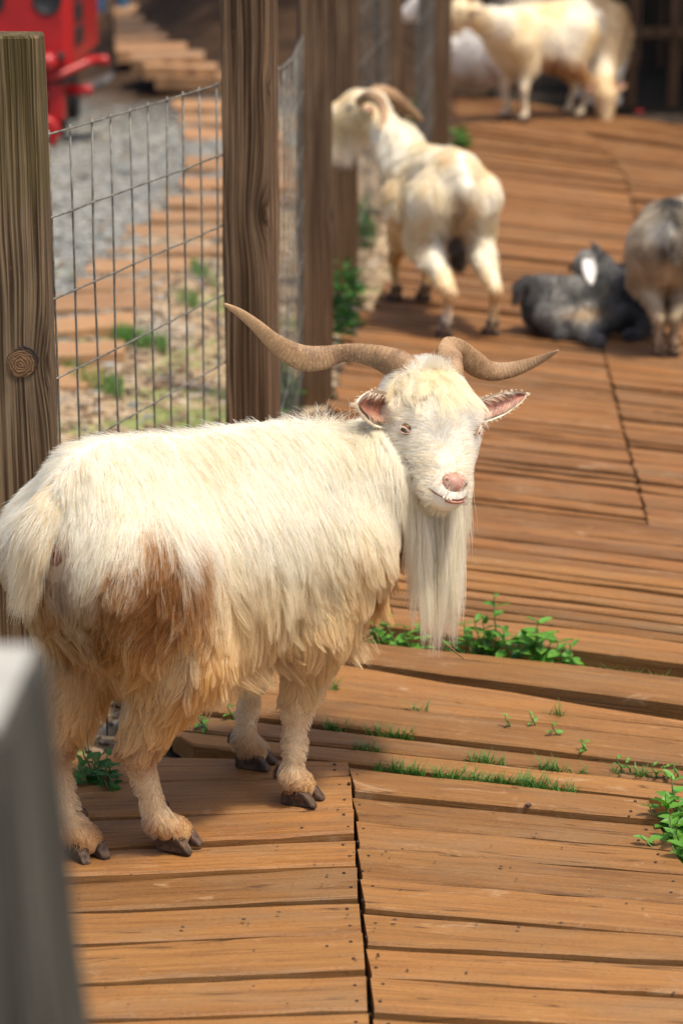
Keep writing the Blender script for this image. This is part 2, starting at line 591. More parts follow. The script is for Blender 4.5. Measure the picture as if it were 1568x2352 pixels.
def plank(TL, TR, BR, BL, gap=.006, thick=.042, zj=.004, mat=None, parent=deck, off=dk0, name='plank', rough_edge=.0016, z0=0.0, nails=False):
    """far-left, far-right, near-right, near-left corners in world XY"""
    TL, TR, BR, BL = [np.array(p[:2], float) for p in (TL, TR, BR, BL)]
    c = (TL + TR + BR + BL) / 4
    ax = (TR - TL) / np.linalg.norm(TR - TL) + (BR - BL) / np.linalg.norm(BR - BL)
    ax /= np.linalg.norm(ax)
    ay = np.array([-ax[1], ax[0]])
    loc = lambda p: np.array([(p - c).dot(ax), (p - c).dot(ay)])
    tl, tr, br, bl = loc(TL), loc(TR), loc(BR), loc(BL)
    L = tr[0] - tl[0]
    n = int(np.clip(L / .07, 5, 14))
    ch = .004
    z_a, z_b = rng.normal(0, zj), rng.normal(0, zj)
    tilt = rng.normal(0, zj * .5)
    vs = []
    je_f = rng.normal(0, rough_edge, n + 1); je_n = rng.normal(0, rough_edge, n + 1)
    for i in range(n + 1):
        s = i / n
        f = tl + (tr - tl) * s; b = bl + (br - bl) * s
        w = 1 if 0 < i < n else 0
        yf = f[1] - gap / 2 + je_f[i] * w; yb = b[1] + gap / 2 + je_n[i] * w
        if yf - yb < .012: yf = yb + .012
        xf, xb = f[0], b[0]
        if i == 0: xf += .004; xb += .004
        if i == n: xf -= .004; xb -= .004
        z = z0 + z_a + (z_b - z_a) * s
        dz = tilt
        jz = rng.normal(0, .0006, 4)
        vs += [(xb, yb, z - thick - dz), (xb, yb, z - ch - dz + jz[0]), (xb, yb + ch, z - dz + jz[1]),
               (xf, yf - ch, z + dz + jz[2]), (xf, yf, z - ch + dz + jz[3]), (xf, yf, z - thick + dz)]
    fs = []
    for i in range(n):
        for k in range(6):
            j = (k + 1) % 6
            fs.append((i * 6 + k, i * 6 + 6 + k, i * 6 + 6 + j, i * 6 + j))
    fs.append(tuple(range(0, 6)))
    fs.append(tuple(range(n * 6 + 5, n * 6 - 1, -1)))
    o = mesh_obj(name, vs, fs, mat or M['deck'], parent)
    o.location = (c[0] - off[0], c[1] - off[1], -off[2])
    o.rotation_euler = (0, 0, math.atan2(ax[1], ax[0]))
    if nails:
        wdt = (tl[1] - bl[1])
        for xe, sg_ in ((tl[0], 1), (tr[0], -1)):
            for q in (.27, .73):
                nl = bpy.data.objects.new('nail', NAIL)
                COL.objects.link(nl)
                nl.parent = o
                ye = bl[1] + wdt * q if sg_ > 0 else br[1] + (tr[1] - br[1]) * q
                zz = z0 + (z_a if sg_ > 0 else z_b) + tilt * (2 * q - 1)
                nl.location = (xe + sg_ * (.022 + .006 * rng.random()), ye + rng.normal(0, .004), zz + .0004)
    return o


def line_planks(lines, skip=(), gaps=None, **kw):
    """lines from far to near: ((xl, yl), (xr, yr)) in pixels or world points"""
    for i in range(len(lines) - 1):
        if i in skip: continue
        a, b = lines[i], lines[i + 1]
        plank(a[0], a[1], b[1], b[0], gap=(gaps or {}).get(i, .008 + .006 * rng.random()), **kw)


def px_line(l, r, ext_l=0.0, ext_r=0.0):
    a, b = G(*l)[:2], G(*r)[:2]
    d = (b - a) / np.linalg.norm(b - a)
    return (a - d * ext_l, b + d * ext_r)


# near panel on the left of the seam
A = [((195, 1728), (799, 1747)), ((190, 1800), (805, 1778)), ((180, 1880), (812, 1856)), ((165, 1948), (815, 1916)), ((148, 2018), (819, 1985)),
     ((135, 2092), (824, 2064)), ((130, 2170), (832, 2144)), ((120, 2254), (840, 2226)), ((110, 2345), (846, 2320)),
     ((105, 2440), (852, 2415)), ((100, 2540), (858, 2510)), ((95, 2640), (864, 2612))]
line_planks([px_line(a, b, .10 + .03 * rng.random(), .003) for a, b in A], gaps={0: .010, 1: .010, 2: .012, 3: .015, 4: .018, 5: .012, 6: .009, 7: .017, 8: .012}, zj=.0025, nails=True)
# near panel on the right
B = [((803, 1763), (1496, 1839)), ((810, 1820), (1519, 1890)), ((818, 1882), (1552, 1955)), ((821, 1946), (1585, 2010)), ((827, 2017), (1630, 2079)),
     ((834, 2088), (1660, 2158)), ((840, 2167), (1690, 2220)), ((849, 2249), (1720, 2302)), ((855, 2330), (1750, 2385)), ((862, 2420), (1770, 2470)), ((868, 2520), (1790, 2565)), ((874, 2620), (1810, 2660))]
line_planks([px_line(a, b, .002, 0) for a, b in B], gaps={0: .014, 1: .012, 2: .011, 3: .013, 4: .011, 5: .012, 6: .016, 7: .011}, zj=.0025, nails=True)
# middle run between the two gaps
lo = [px_line((798, 1749), (1568, 1836), .30, .7), px_line((689, 1707), (1568, 1800), .25, .7), px_line((689, 1665), (1568, 1763), .30, .75),
      px_line((723, 1604), (1568, 1699), .45, .8), px_line((773, 1579), (1568, 1668), .45, .8), px_line((745, 1517), (1568, 1657), .45, .8)]
line_planks(lo[::-1], gaps={0: .008, 1: .008, 2: .015, 3: .014, 4: .008}, zj=.003)
plank(*px_line((745, 1469), (1568, 1562), .45, .8), *px_line((745, 1512), (1568, 1621), .45, .8)[::-1], gap=.0, zj=.001, z0=.004)
# the far run fans round the bend
LE = np.array([(-.20, 4.962), (-.11, 5.4), (-.04, 6.8), (.04, 8.0), (.153, 8.83), (.38, 10.8), (.61, 12.87), (.72, 15.9)])
cum = np.concatenate([[0], np.cumsum(np.linalg.norm(np.diff(LE, axis=0), axis=1))])


def le_at(s):
    return np.array([np.interp(s, cum, LE[:, 0]), np.interp(s, cum, LE[:, 1])])


SEAM = np.array([(.70, 5.2), (.741, 5.74), (.85, 7.9), (1.27, 10.5), (1.38, 11.9), (1.38, 13.6), (1.30, 16)])
ANG = ((4.7, -23.0), (5.2, -22.5), (6.5, -26), (7.5, -28), (9, -32), (10.5, -36), (12, -42), (14, -52), (16, -58))


def hit_x(p, ang, poly):
    """where a ray from p meets a polyline"""
    d = np.array([math.cos(ang), math.sin(ang)])
    best = None
    for a, b in zip(poly[:-1], poly[1:]):
        e = b - a
        den = d[0] * -e[1] + d[1] * e[0]
        if abs(den) < 1e-9: continue
        r = a - p
        t = (r[0] * -e[1] + r[1] * e[0]) / den
        q = (d[0] * r[1] - d[1] * r[0]) / den
        if -1e-6 <= q <= 1 + 1e-6 and t > 0 and (best is None or t < best): best = t
    return best


first = px_line((795, 1435), (1568, 1540), .52, .9)
s0 = 0.0
lines_c1, lines_c2 = [], []
s = .0
p0 = first[0]
# start of the far run at the plant gap
seams = []
sp_list = []
sc = .02
while sc < cum[-1]:
    sp_list.append(sc)
    sc += .05 + .045 * rng.random()
for sc in sp_list:
    p = le_at(sc)
    a = math.radians(np.interp(p[1], [q[0] for q in ANG], [q[1] for q in ANG]))
    d = np.array([math.cos(a), math.sin(a)])
    t = hit_x(p, a, SEAM)
    seams.append((p, d, t))
for i in range(len(seams) - 1):
    (pa, da, ta), (pb, db, tb) = seams[i], seams[i + 1]
    g = .007 + .014 * rng.random() ** 2
    ja = rng.normal(0, .02)
    if ta is None or tb is None or pb[1] - math.tan(math.radians(23)) * 1.0 < 5.62:
        end = 1.9
        plank(pb + db * ja, pb + db * end, pa + da * end, pa + da * ja, gap=g, mat=M['deck'] if pa[1] < 5.5 else M['deck_far'])
    else:
        plank(pb + db * ja, pb + db * (tb - .001), pa + da * (ta - .001), pa + da * ja, gap=g, mat=M['deck_far'])
        sh = .3 * rng.random() * 0 + .0
        plank(pb + db * (tb + .001), pb + db * (tb + 1.25), pa + da * (ta + 1.25), pa + da * (ta + .001), gap=.006 + .016 * rng.random() ** 2, zj=.005, mat=M['deck_far'])
# joists under the planks
for (a, b) in (((-.40, 3.0), (-.30, 4.6)), ((0.02, 2.5), (.02, 4.7)), ((.62, 3.9), (.62, 5.5)), ((.05, 4.6), (.45, 9.0)), ((.75, 5.0), (.95, 9.0)), ((.45, 9), (1.1, 14.0)), ((.95, 9.0), (1.55, 12.5))):
    a = np.array(a); b = np.array(b); L = np.linalg.norm(b - a)
    an = math.atan2(b[1] - a[1], b[0] - a[0])
    R = np.array([[math.cos(an), -math.sin(an), 0], [math.sin(an), math.cos(an), 0], [0, 0, 1]])
    MB().box((*((a + b) / 2), -.105), (L, .07, .09), R).build('joist', M['shed'], deck, off=dk0)

# ------------------------------------------------------------------ posts and wire mesh


def post(loc, w, d, z0, z1, rz, mat, label, group=None, lean=(0, 0), taper=0.0, name='fence_post', parts=()):
    o_base = np.array([loc[0], loc[1], z0])
    n = 16
    b = min(w, d) * .07
    prof = [(-w / 2 + b, -d / 2), (0, -d / 2), (w / 2 - b, -d / 2), (w / 2, -d / 2 + b), (w / 2, 0), (w / 2, d / 2 - b), (w / 2 - b, d / 2), (-w / 2 + b, d / 2), (-w / 2, d / 2 - b), (-w / 2, -d / 2 + b)]
    k = len(prof)
    vs, fs = [], []
    for i in range(n + 1):
        t = i / n
        z = (z1 - z0) * t
        sc = 1 - taper * t
        for (x, y) in prof:
            j = rng.normal(0, .0012, 2)
            zz = z + (rng.normal(0, .002) if i == n else 0)
            vs.append((x * sc + j[0] + lean[0] * z, y * sc + j[1] + lean[1] * z, zz))
    for i in range(n):
        for q in range(k):
            r = (q + 1) % k
            fs.append((i * k + q, i * k + r, i * k + k + r, i * k + k + q))
    # slightly chamfered saw-cut top
    top = [(x * .94 * (1 - taper) + lean[0] * (z1 - z0), y * .94 * (1 - taper) + lean[1] * (z1 - z0), z1 - z0 + .004) for x, y in prof]
    b0 = len(vs)
    vs += top
    for q in range(k):
        r = (q + 1) % k
        fs.append((n * k + q, n * k + r, b0 + r, b0 + q))
    fs.append(tuple(range(b0, b0 + k)))
    fs.append(tuple(range(k - 1, -1, -1)))
    v = np.array(vs)
    v[:, 2] += z0                       # local z = height above the deck, so the grain features sit at real heights
    o = mesh_obj(name, v, fs, mat)
    o.location = (loc[0], loc[1], 0)
    o.rotation_euler = (0, 0, rz)
    tag(o, label, 'post', group)
    return o


FG = 'posts of the wire fence'
postL = post((-.578, 4.31), .112, .112, -.45, 1.262, math.radians(-1), M['post_moss'], 'square mossy fence post with a big round knot, rising beside the long-haired goat', FG)
# the round knot in its face
kx = MB()
kn = 22
vs, fs = [], []
for r_, dz in ((.030, .0), (.0285, .003), (.02, .0042), (.0, .0045)):
    for i in range(kn):
        w = 2 * math.pi * i / kn
        rr = r_ * (1 + .07 * math.sin(2 * w + .5) + .03 * math.sin(5 * w))
        vs.append((.012 + rr * math.cos(w) * .95, -.0545 - dz, .695 + rr * math.sin(w)))
for j in range(3):
    for i in range(kn):
        fs.append((j * kn + i, j * kn + (i + 1) % kn, (j + 1) * kn + (i + 1) % kn, (j + 1) * kn + i))


def knot_mat():
    t = NT('knot_wood')
    co = t.coord()
    c0 = t.vmath('SUBTRACT', co, (.008, -.057, .690))
    r = t.vmath('LENGTH', c0, (0, 0, 0))
    nz = t.noise(co, 60, 4)
    s_ = t.math('SINE', t.math('ADD', t.math('MULTIPLY', r, 1150), t.math('MULTIPLY', nz, 22)))
    c = t.ramp(t.math('MULTIPLY_ADD', s_, .5, .5), [(.1, (.10, .05, .022)), (.9, (.20, .11, .05))])
    c = t.mix(t.ramp(r, [(.024, (0, 0, 0)), (.030, (1, 1, 1))]), c, (.015, .008, .005))
    t.base(c); t.rough(.85); t.bump(s_, .4, .002)
    return t.m


mesh_obj('knot', vs, fs, knot_mat(), postL)

post1 = post((-.192, 5.16), .096, .105, -.3, 1.5, math.radians(-14), M['post'], 'thick knotted fence post just behind the goat\'s back, dark stained halfway up', FG)
p2 = G(763, 872)
post2 = post((p2[0] - .052, 7.33), .10, .11, -.3, 1.42, math.radians(4), M['post_plain'], 'narrow brown fence post second along from the thick knotted post', FG)
post3 = post((.01, 9.3), .10, .10, -.3, 1.42, math.radians(6), M['post_plain'], 'brown fence post close to the nose of the goat seen from behind', FG)
post4 = post((.50, 13.25), .15, .15, -.3, 1.6, math.radians(12), M['post_plain'], 'fence post standing left of the far group of white goats, green weed at its foot', FG)
post6 = post((.27, 11.2), .12, .11, -.3, 1.6, math.radians(8), M['post_plain'], 'wide leaning grey post between two wire panels behind the goat seen from behind', FG, lean=(-.055, 0))


def wire_panel(a, b, ztop, rows, dz, nv, label, r=.0022, zb=-.12, sag=0.0, name='wire_panel', zt2=None):
    a = np.array(a, float); b = np.array(b, float)
    root = empty(name, (a[0], a[1], 0))
    tag(root, label, 'wire fence', 'wire mesh panels of the fence')
    off = np.array([a[0], a[1], 0])
    zt2 = ztop if zt2 is None else zt2
    nrm = np.array([-(b - a)[1], (b - a)[0]]); nrm /= np.linalg.norm(nrm)
    for i in range(rows):
        pts = []
        for k in range(9):
            t = k / 8
            p = a + (b - a) * t
            zz = ztop + (zt2 - ztop) * t - i * dz - sag * math.sin(math.pi * t) + rng.normal(0, .0006)
            pts.append((p[0], p[1], zz))
        MB().tube(pts, r, 6).build('wire', M['wire'], root, True, off)
    for j in range(nv):
        t = (j + .5) / nv
        p = a + (b - a) * t
        zt = ztop + (zt2 - ztop) * t - sag * math.sin(math.pi * t) + .006
        q = p + nrm * r * 1.9
        pts = [(q[0] + rng.normal(0, .0012), q[1], zt - (zt - zb) * k / 5) for k in range(6)]
        MB().tube(pts, r, 6).build('wire', M['wire'], root, True, off)
    return root


wire_panel((-.53, 4.33), (-.243, 5.15), 1.085, 8, .148, 10, 'welded wire mesh panel between the mossy post and the thick knotted post', r=.0021, zt2=1.10, sag=.0)
wire_panel((-.15, 5.22), (p2[0] - .085, 7.30), 1.12, 7, .16, 15, 'strip of wire mesh between the thick knotted post and its brown neighbour', r=.0014, zt2=1.03, sag=.03)
wire_panel((.06, 9.35), (.22, 11.15), 1.35, 7, .2, 14, 'wire mesh panel just above the horns of the goat seen from behind', r=.002)
wire_panel((.34, 11.3), (.50, 13.2), 1.35, 7, .2, 14, 'wire mesh panel between the leaning grey post and the far fence post', r=.002)
wire_panel((-1.5, 3.6), (-.65, 4.28), 1.085, 8, .148, 10, 'wire mesh panel running out behind the tail of the long-haired goat')

# close grey post, out of focus
fgp = post((-.162, 1.30), .20, .155, -.3, 1.13, math.radians(-2), M['grey_wood'], 'weathered grey post with a pale sawn top, badly out of focus', None, name='grey_post', lean=(-.08, 0))
MB().box((-.08 * 1.43, 0, 1.1355), (.186, .142, .003)).build('sawn_top', plain('pale_end_grain', (.36, .355, .33), .8, 0, .12, 30), fgp)

# ------------------------------------------------------------------ sleeper path, stones
path = empty('path', (-.6, 10, -.08))
tag(path, kind='structure')
pa0 = np.array([-.6, 10, -.08])
rows = [(20, 262, 330, -4), (42, 262, 355, -3), (63, 265, 380, -2), (84, 262, 405, -2), (104, 266, 430, -1), (126, 300, 470, 0), (148, 330, 500, 1), (170, 355, 530, 1),
        (200, 372, 575, 1), (236, 396, 610, 2), (270, 412, 640, 2), (304, 420, 655, 2), (340, 424, 665, 2), (378, 424, 672, 2), (418, 412, 680, 2), (455, 380, 668, 1), (491, 345, 640, 1), (527, 290, 600, 0),
        (566, 245, 560, 0), (606, 195, 452, -1), (648, 172, 410, -2), (694, 120, 355, -3), (746, 60, 310, -4), (806, -10, 290, -5), (872, -60, 240, -5)]
for i, (y, xl, xr, rot) in enumerate(rows):
    z = -.068
    ynext = rows[i + 1][0] if i + 1 < len(rows) else y + 66
    h = (ynext - y) * .60
    c = (xl + xr) / 2
    if y < 190: z = float(terr(G(c, y)[0], G(c, y)[1])) + .05
    a, b = G(xl, y - h / 2, z), G(xr, y - h / 2 + (xr - xl) * .012 * rot, z)
    d, e = G(xr, y + h / 2 + (xr - xl) * .012 * rot, z), G(xl, y + h / 2, z)
    plank(a, b, d, e, gap=.01, thick=.09, zj=.006, mat=M['sleeper'], parent=path, off=pa0, name='sleeper', rough_edge=.012, z0=z)


def pebbles(name, pts, sizes, cols, parent=None):
    """many small stones, one mesh"""
    base = np.array([(1, 0, 0), (-1, 0, 0), (0, 1, 0), (0, -1, 0), (0, 0, .8), (0, 0, -.8), (.6, .6, .5), (-.6, .6, .4), (.6, -.6, .45), (-.6, -.6, .5)], float)
    fc = [(0, 6, 8), (0, 2, 6), (2, 4, 6), (2, 7, 4), (2, 1, 7), (1, 9, 7), (7, 9, 4), (9, 3, 8), (9, 8, 4), (8, 6, 4), (1, 3, 9), (3, 0, 8)]
    n = len(pts)
    ang = rng.random(n) * 6.28
    sc = np.stack([sizes * (.7 + .6 * rng.random(n)), sizes * (.7 + .6 * rng.random(n)), sizes * (.4 + .4 * rng.random(n))], 1)
    v = base[None] * sc[:, None, :] * (1 + .22 * rng.normal(size=(n, len(base), 1)))
    ca, sa = np.cos(ang)[:, None], np.sin(ang)[:, None]
    v = np.stack([v[:, :, 0] * ca - v[:, :, 1] * sa, v[:, :, 0] * sa + v[:, :, 1] * ca, v[:, :, 2]], 2) + pts[:, None, :]
    f = (np.array(fc)[None] + (np.arange(n) * len(base))[:, None, None]).reshape(-1, 3)
    o = mesh_obj(name, v.reshape(-1, 3), f, M['stone'], parent)
    set_tint(o, np.repeat(cols, len(base), axis=0))
    return o


def tri_strip(n, x0, x1, y0, y1):
    return np.stack([x0 + (x1 - x0) * rng.random(n), y0 + (y1 - y0) * rng.random(n)], 1)


pp = np.concatenate([tri_strip(6500, -2.4, .15, 4.2, 10), tri_strip(5200, -2.6, .4, 10, 16)])
ok = pp[:, 0] < np.interp(pp[:, 1], LE[:, 1], LE[:, 0]) - .02
pp = pp[ok]
px_ = pp[:, 0] - (pp[:, 1] - 9) * .09
isblue = (-px_ + rng.normal(0, .35, len(pp))) > .85
tanc = np.array([(.13, .085, .05), (.24, .165, .10), (.33, .25, .16), (.20, .12, .065), (.42, .35, .26)])[rng.integers(0, 5, len(pp))]
bluc = np.array([(.08, .095, .10), (.15, .18, .19), (.24, .275, .28), (.36, .38, .37), (.22, .17, .11)])[rng.integers(0, 5, len(pp))]
cc = np.where(isblue[:, None], bluc, tanc)
sz = .008 + .014 * rng.random(len(pp)) ** 2
gravel = pebbles('gravel', np.column_stack([pp, terr(pp[:, 0], pp[:, 1]) + .003]), sz, cc)
tag(gravel, 'mixed tan and blue-grey gravel covering the ground outside the fence', 'gravel', kind='stuff')
#@@GOATS@@
# ------------------------------------------------------------------ soft bodies (signed distance -> surface nets)
class Body:
    """one continuous skin from blended limbs; prims: (kind, a, b, ra, rb, blend, label)"""
    def __init__(self, prims, h, pad=.05):
        lo = np.min([np.minimum(p[1] - p[3], p[2] - p[4]) if p[0] == 'cone' else p[1] - p[2] for p in prims], axis=0) - pad
        hi = np.max([np.maximum(p[1] + p[3], p[2] + p[4]) if p[0] == 'cone' else p[1] + p[2] for p in prims], axis=0) + pad
        n = np.ceil((hi - lo) / h).astype(int) + 1
        self.lo, self.h, self.n = lo, h, n
        V = np.full(n, .2, dtype=np.float32)
        L = np.zeros(n, dtype=np.int16)
        D = np.full(n, .2, dtype=np.float32)
        ax = [lo[i] + h * np.arange(n[i]) for i in range(3)]
        for p in prims:
            if p[0] == 'cone':
                _, a, b, ra, rb, k, lab = p
                bl = np.minimum(a - ra, b - rb) - .09; bh = np.maximum(a + ra, b + rb) + .09
            else:
                _, a, r, _x, _y, k, lab = p
                bl = a - r - .09; bh = a + r + .09
            i0 = np.clip(np.floor((bl - lo) / h).astype(int), 0, n - 1); i1 = np.clip(np.ceil((bh - lo) / h).astype(int) + 1, 1, n)
            sl_ = tuple(slice(i0[i], i1[i]) for i in range(3))
            gx, gy, gz = np.meshgrid(*[ax[i][sl_[i]] for i in range(3)], indexing='ij', sparse=True)
            if p[0] == 'cone':
                e = b - a; ee = max(e.dot(e), 1e-9)
                t = np.clip(((gx - a[0]) * e[0] + (gy - a[1]) * e[1] + (gz - a[2]) * e[2]) / ee, 0, 1)
                d = np.sqrt((gx - a[0] - t * e[0]) ** 2 + (gy - a[1] - t * e[1]) ** 2 + (gz - a[2] - t * e[2]) ** 2) - (ra + (rb - ra) * t)
            else:
                qx, qy, qz = (gx - a[0]) / r[0], (gy - a[1]) / r[1], (gz - a[2]) / r[2]
                k0 = np.sqrt(qx * qx + qy * qy + qz * qz)
                k1 = np.sqrt((qx / r[0]) ** 2 + (qy / r[1]) ** 2 + (qz / r[2]) ** 2) + 1e-6
                d = k0 * (k0 - 1) / k1
            d = d.astype(np.float32)
            cur = V[sl_]
            hh = np.clip(k - np.abs(cur - d), 0, None) / k
            V[sl_] = np.minimum(cur, d) - hh * hh * k * .25
            m = d < D[sl_]
            D[sl_] = np.where(m, d, D[sl_]); L[sl_] = np.where(m, lab, L[sl_])
        self.V, self.L = V, L
        self.nets()

    def nets(self):
        V, n, h, lo = self.V, self.n, self.h, self.lo
        S = V < 0
        c = n - 1
        acc = np.zeros((*c, 3), np.float32); cnt = np.zeros(c, np.float32)
        sl0 = lambda o, i: slice(o, o + c[i])
        offs = [(a, b, d) for a in (0, 1) for b in (0, 1) for d in (0, 1)]
        for o1 in offs:
            for axis in range(3):
                if o1[axis]: continue
                o2 = list(o1); o2[axis] = 1
                v1 = V[tuple(sl0(o1[i], i) for i in range(3))]; v2 = V[tuple(sl0(o2[i], i) for i in range(3))]
                m = (v1 < 0) != (v2 < 0)
                t = np.where(m, v1 / np.where(m, v1 - v2, 1), 0)
                for i in range(3):
                    acc[..., i] += np.where(m, (o1[i] + (t if i == axis else 0)), 0)
                cnt += m
        act = cnt > 0
        idx = np.full(c, -1, int)
        idx[act] = np.arange(act.sum())
        cell = np.argwhere(act)
        vv = lo + h * (cell + acc[act] / cnt[act][:, None])
        faces = []
        for axis in range(3):
            o2 = [slice(None)] * 3; o1 = [slice(None)] * 3
            o1[axis] = slice(0, n[axis] - 1); o2[axis] = slice(1, n[axis])
            m = S[tuple(o1)] != S[tuple(o2)]
            e = np.argwhere(m)
            u, w = (axis + 1) % 3, (axis + 2) % 3
            e = e[(e[:, u] > 0) & (e[:, w] > 0) & (e[:, u] < c[u]) & (e[:, w] < c[w])]
            ins = S[tuple(e.T)]
            q = []
            for du, dw in ((1, 1), (0, 1), (0, 0), (1, 0)):
                g = e.copy(); g[:, u] -= du; g[:, w] -= dw
                q.append(idx[tuple(g.T)])
            q = np.stack(q, 1)
            q[~ins] = q[~ins][:, ::-1]
            faces.append(q)
        f = np.concatenate(faces)
        self.f = f[(f >= 0).all(1)]
        for _ in range(2):
            d = self.phi(vv); nn = self.nrm(vv)
            vv = vv - nn * d[:, None]
        self.v = vv

    def phi(self, p):
        q = (p - self.lo) / self.h
        q = np.clip(q, 0, self.n - 1.001)
        i = q.astype(int); f = q - i
        r = 0
        for a in (0, 1):
            for b in (0, 1):
                for d in (0, 1):
                    w = (f[:, 0] if a else 1 - f[:, 0]) * (f[:, 1] if b else 1 - f[:, 1]) * (f[:, 2] if d else 1 - f[:, 2])
                    r = r + w * self.V[i[:, 0] + a, i[:, 1] + b, i[:, 2] + d]
        return r

    def nrm(self, p):
        e = self.h * .9
        g = np.stack([self.phi(p + np.eye(3)[i] * e) - self.phi(p - np.eye(3)[i] * e) for i in range(3)], 1)
        return g / (np.linalg.norm(g, axis=1, keepdims=True) + 1e-9)

    def lab(self, p):
        i = np.clip(np.rint((p - self.lo) / self.h).astype(int), 0, self.n - 1)
        return self.L[i[:, 0], i[:, 1], i[:, 2]]

    def cast(self, o, d, tmax=8.0, t0=0.0, eps=.0008):
        t = t0
        for _ in range(400):
            p = (o + d * t)[None]
            if np.all(p[0] > self.lo) and np.all(p[0] < self.lo + self.h * (self.n - 1)):
                s_ = float(self.phi(p)[0])
                if s_ < eps: return p[0]
                t += max(s_ * .7, .0005)
            else:
                t += .01
            if t > tmax: return None
        return None

    def sample(self, n):
        v, f = self.v, self.f
        a, b, c, d = (v[f[:, i]] for i in range(4))
        ar = .5 * np.linalg.norm(np.cross(c - a, d - b), axis=1)
        i = rng.choice(len(f), n, p=ar / ar.sum())
        s_, t = rng.random((n, 1)), rng.random((n, 1))
        p = (a[i] * (1 - s_) + b[i] * s_) * (1 - t) + (d[i] * (1 - s_) + c[i] * s_) * t
        p = p - self.nrm(p) * self.phi(p)[:, None]
        return p


def A3(*x):
    return np.array(x, float)


def unit(v):
    v = np.asarray(v, float)
    return v / (np.linalg.norm(v, axis=-1, keepdims=True) + 1e-9)


LB, LN, LH, LHL, LFL, LT, LFACE, LJAW = range(8)      # body, neck, head, hind leg, fore leg, tail, muzzle, jaw


def goat_prims(P):
    """prims in the goat's own frame: x forward, y to its left, z up"""
    s = P.get('s', 1.0)
    dz = P.get('dz', 0.0)
    wd = P.get('width', 1.0)
    fz = P.get('fz', 1.0)
    o = []
    C = lambda a, b, ra, rb, k, lab: o.append(('cone', A3(*a), A3(*b), ra, rb, k, lab))
    E = lambda c, r, k, lab: o.append(('ell', A3(*c), A3(*r), 0, 0, k, lab))
    E((.10, 0, .465 + dz), (.27, .125 * wd, .15 * fz), .05, LB)
    E((-.06, 0, .46 + dz), (.25, .140 * wd, .155 * fz), .06, LB)
    E((-.19, 0, .53 + dz), (.130, .115 * wd, .125 * fz), .06, LB)
    C((.16, 0, .605 + dz), (-.24, 0, .625 + dz), .045, .05, .07, LB)
    E((.235, 0, .455 + dz), (.10, .09 * wd, .145), .05, LB)
    hp = A3(*P['head']); hd = unit(A3(*P['dir'])); hs = P.get('hs', 1.0)
    hl = unit(np.cross(A3(*P.get('up', (0, 0, 1))), hd)); hu = np.cross(hd, hl)
    H = lambda x, y, z: hp + (hd * x + hl * y + hu * z) * hs
    nb = A3(*P.get('neck0', (.26, 0, .53 + dz)))
    back = H(-.045, 0, -.03)
    mid = A3(*P['neckm']) if 'neckm' in P else (nb + back) / 2 + A3(0, 0, -.0)
    C(nb, mid, .108, .072, .06, LN)
    C(mid, back, .072, .052, .05, LN)
    C(nb + A3(.0, 0, -.06), mid + A3(-.01, 0, -.02), .09, .06, .05, LN)
    h_ = hs
    hw = P.get('hw', 0.0)
    C(H(-.045, 0, .0), H(.025, 0, .012), .058 * h_, .060 * h_, .03, LH)
    if hw:
        for sg in (1, -1): C(H(-.035, sg * .5 * hw, -.004), H(.03, sg * .5 * hw, .004), .055 * h_, .055 * h_, .03, LH)
    C(H(.02, 0, -.004), H(.10, 0, -.012), .056 * h_, .042 * h_, .03, LH)
    C(H(.09, 0, -.014), H(.168, 0, -.024), .038 * h_, .025 * h_, .03, LFACE)
    C(H(.150, .009, -.026), H(.150, -.009, -.026), .027 * h_, .027 * h_, .02, LFACE)
    C(H(-.01, 0, -.05), H(.09, 0, -.055), .042 * h_, .030 * h_, .03, LH)
    C(H(.08, 0, -.056), H(.142, 0, -.058), .026 * h_, .020 * h_, .02, LJAW)
    for sg in (1, -1):
        C(H(.022, sg * (.044 + hw), .022), H(.04, sg * (.046 + hw * .8), .016), .016 * h_, .014 * h_, .02, LH)   # brow over the eye
        C(H(-.01, sg * (.030 + hw), -.03), H(.055, sg * (.028 + hw * .6), -.035), .036 * h_, .028 * h_, .03, LH)  # cheek
    for side, lg in P.get('hind', {}).items():
        hip, stf, hock, fet, hoof = [A3(*q) for q in lg]
        C(hip, stf, .105, .072, .06, LHL)
        C(stf, hock, .062, .025, .04, LHL)
        C(hock, fet, .0175, .0135, .02, LHL)
        C(fet, hoof + A3(0, 0, .025), .0170, .024, .012, LHL)
    for side, lg in P.get('fore', {}).items():
        shd, elb, kne, fet, hoof = [A3(*q) for q in lg]
        C(shd, elb, .085, .055, .05, LFL)
        C(elb, kne, .042, .023, .04, LFL)
        C(kne, fet, .0165, .0128, .02, LFL)
        C(fet, hoof + A3(0, 0, .025), .0165, .024, .012, LFL)
    if 'tail' in P:
        t0, t1, t2 = [A3(*q) for q in P['tail']]
        C(t0, t1, .026, .020, .03, LT); C(t1, t2, .020, .012, .02, LT)
    for q in P.get('extra', ()):
        C(q[0], q[1], q[2], q[3], q[4], q[5])
    if s != 1.0:
        o = [(p[0], p[1] * s, p[2] * s, p[3] * s, p[4] * s, p[5] * s, p[6]) for p in o]
    P['H'] = lambda x, y, z: H(x, y, z) * s
    P['hf'] = (hd, hl, hu)
    return o


def vnoise(p, f, seed=0):
    """cheap smooth noise in -1..1"""
    r = np.random.default_rng(seed)
    out = 0
    for i in range(5):
        k = r.normal(size=3); k = k / np.linalg.norm(k) * f * (.7 + .8 * r.random())
        out = out + np.sin(p @ k + r.random() * 6.28)
    return out / 2.6


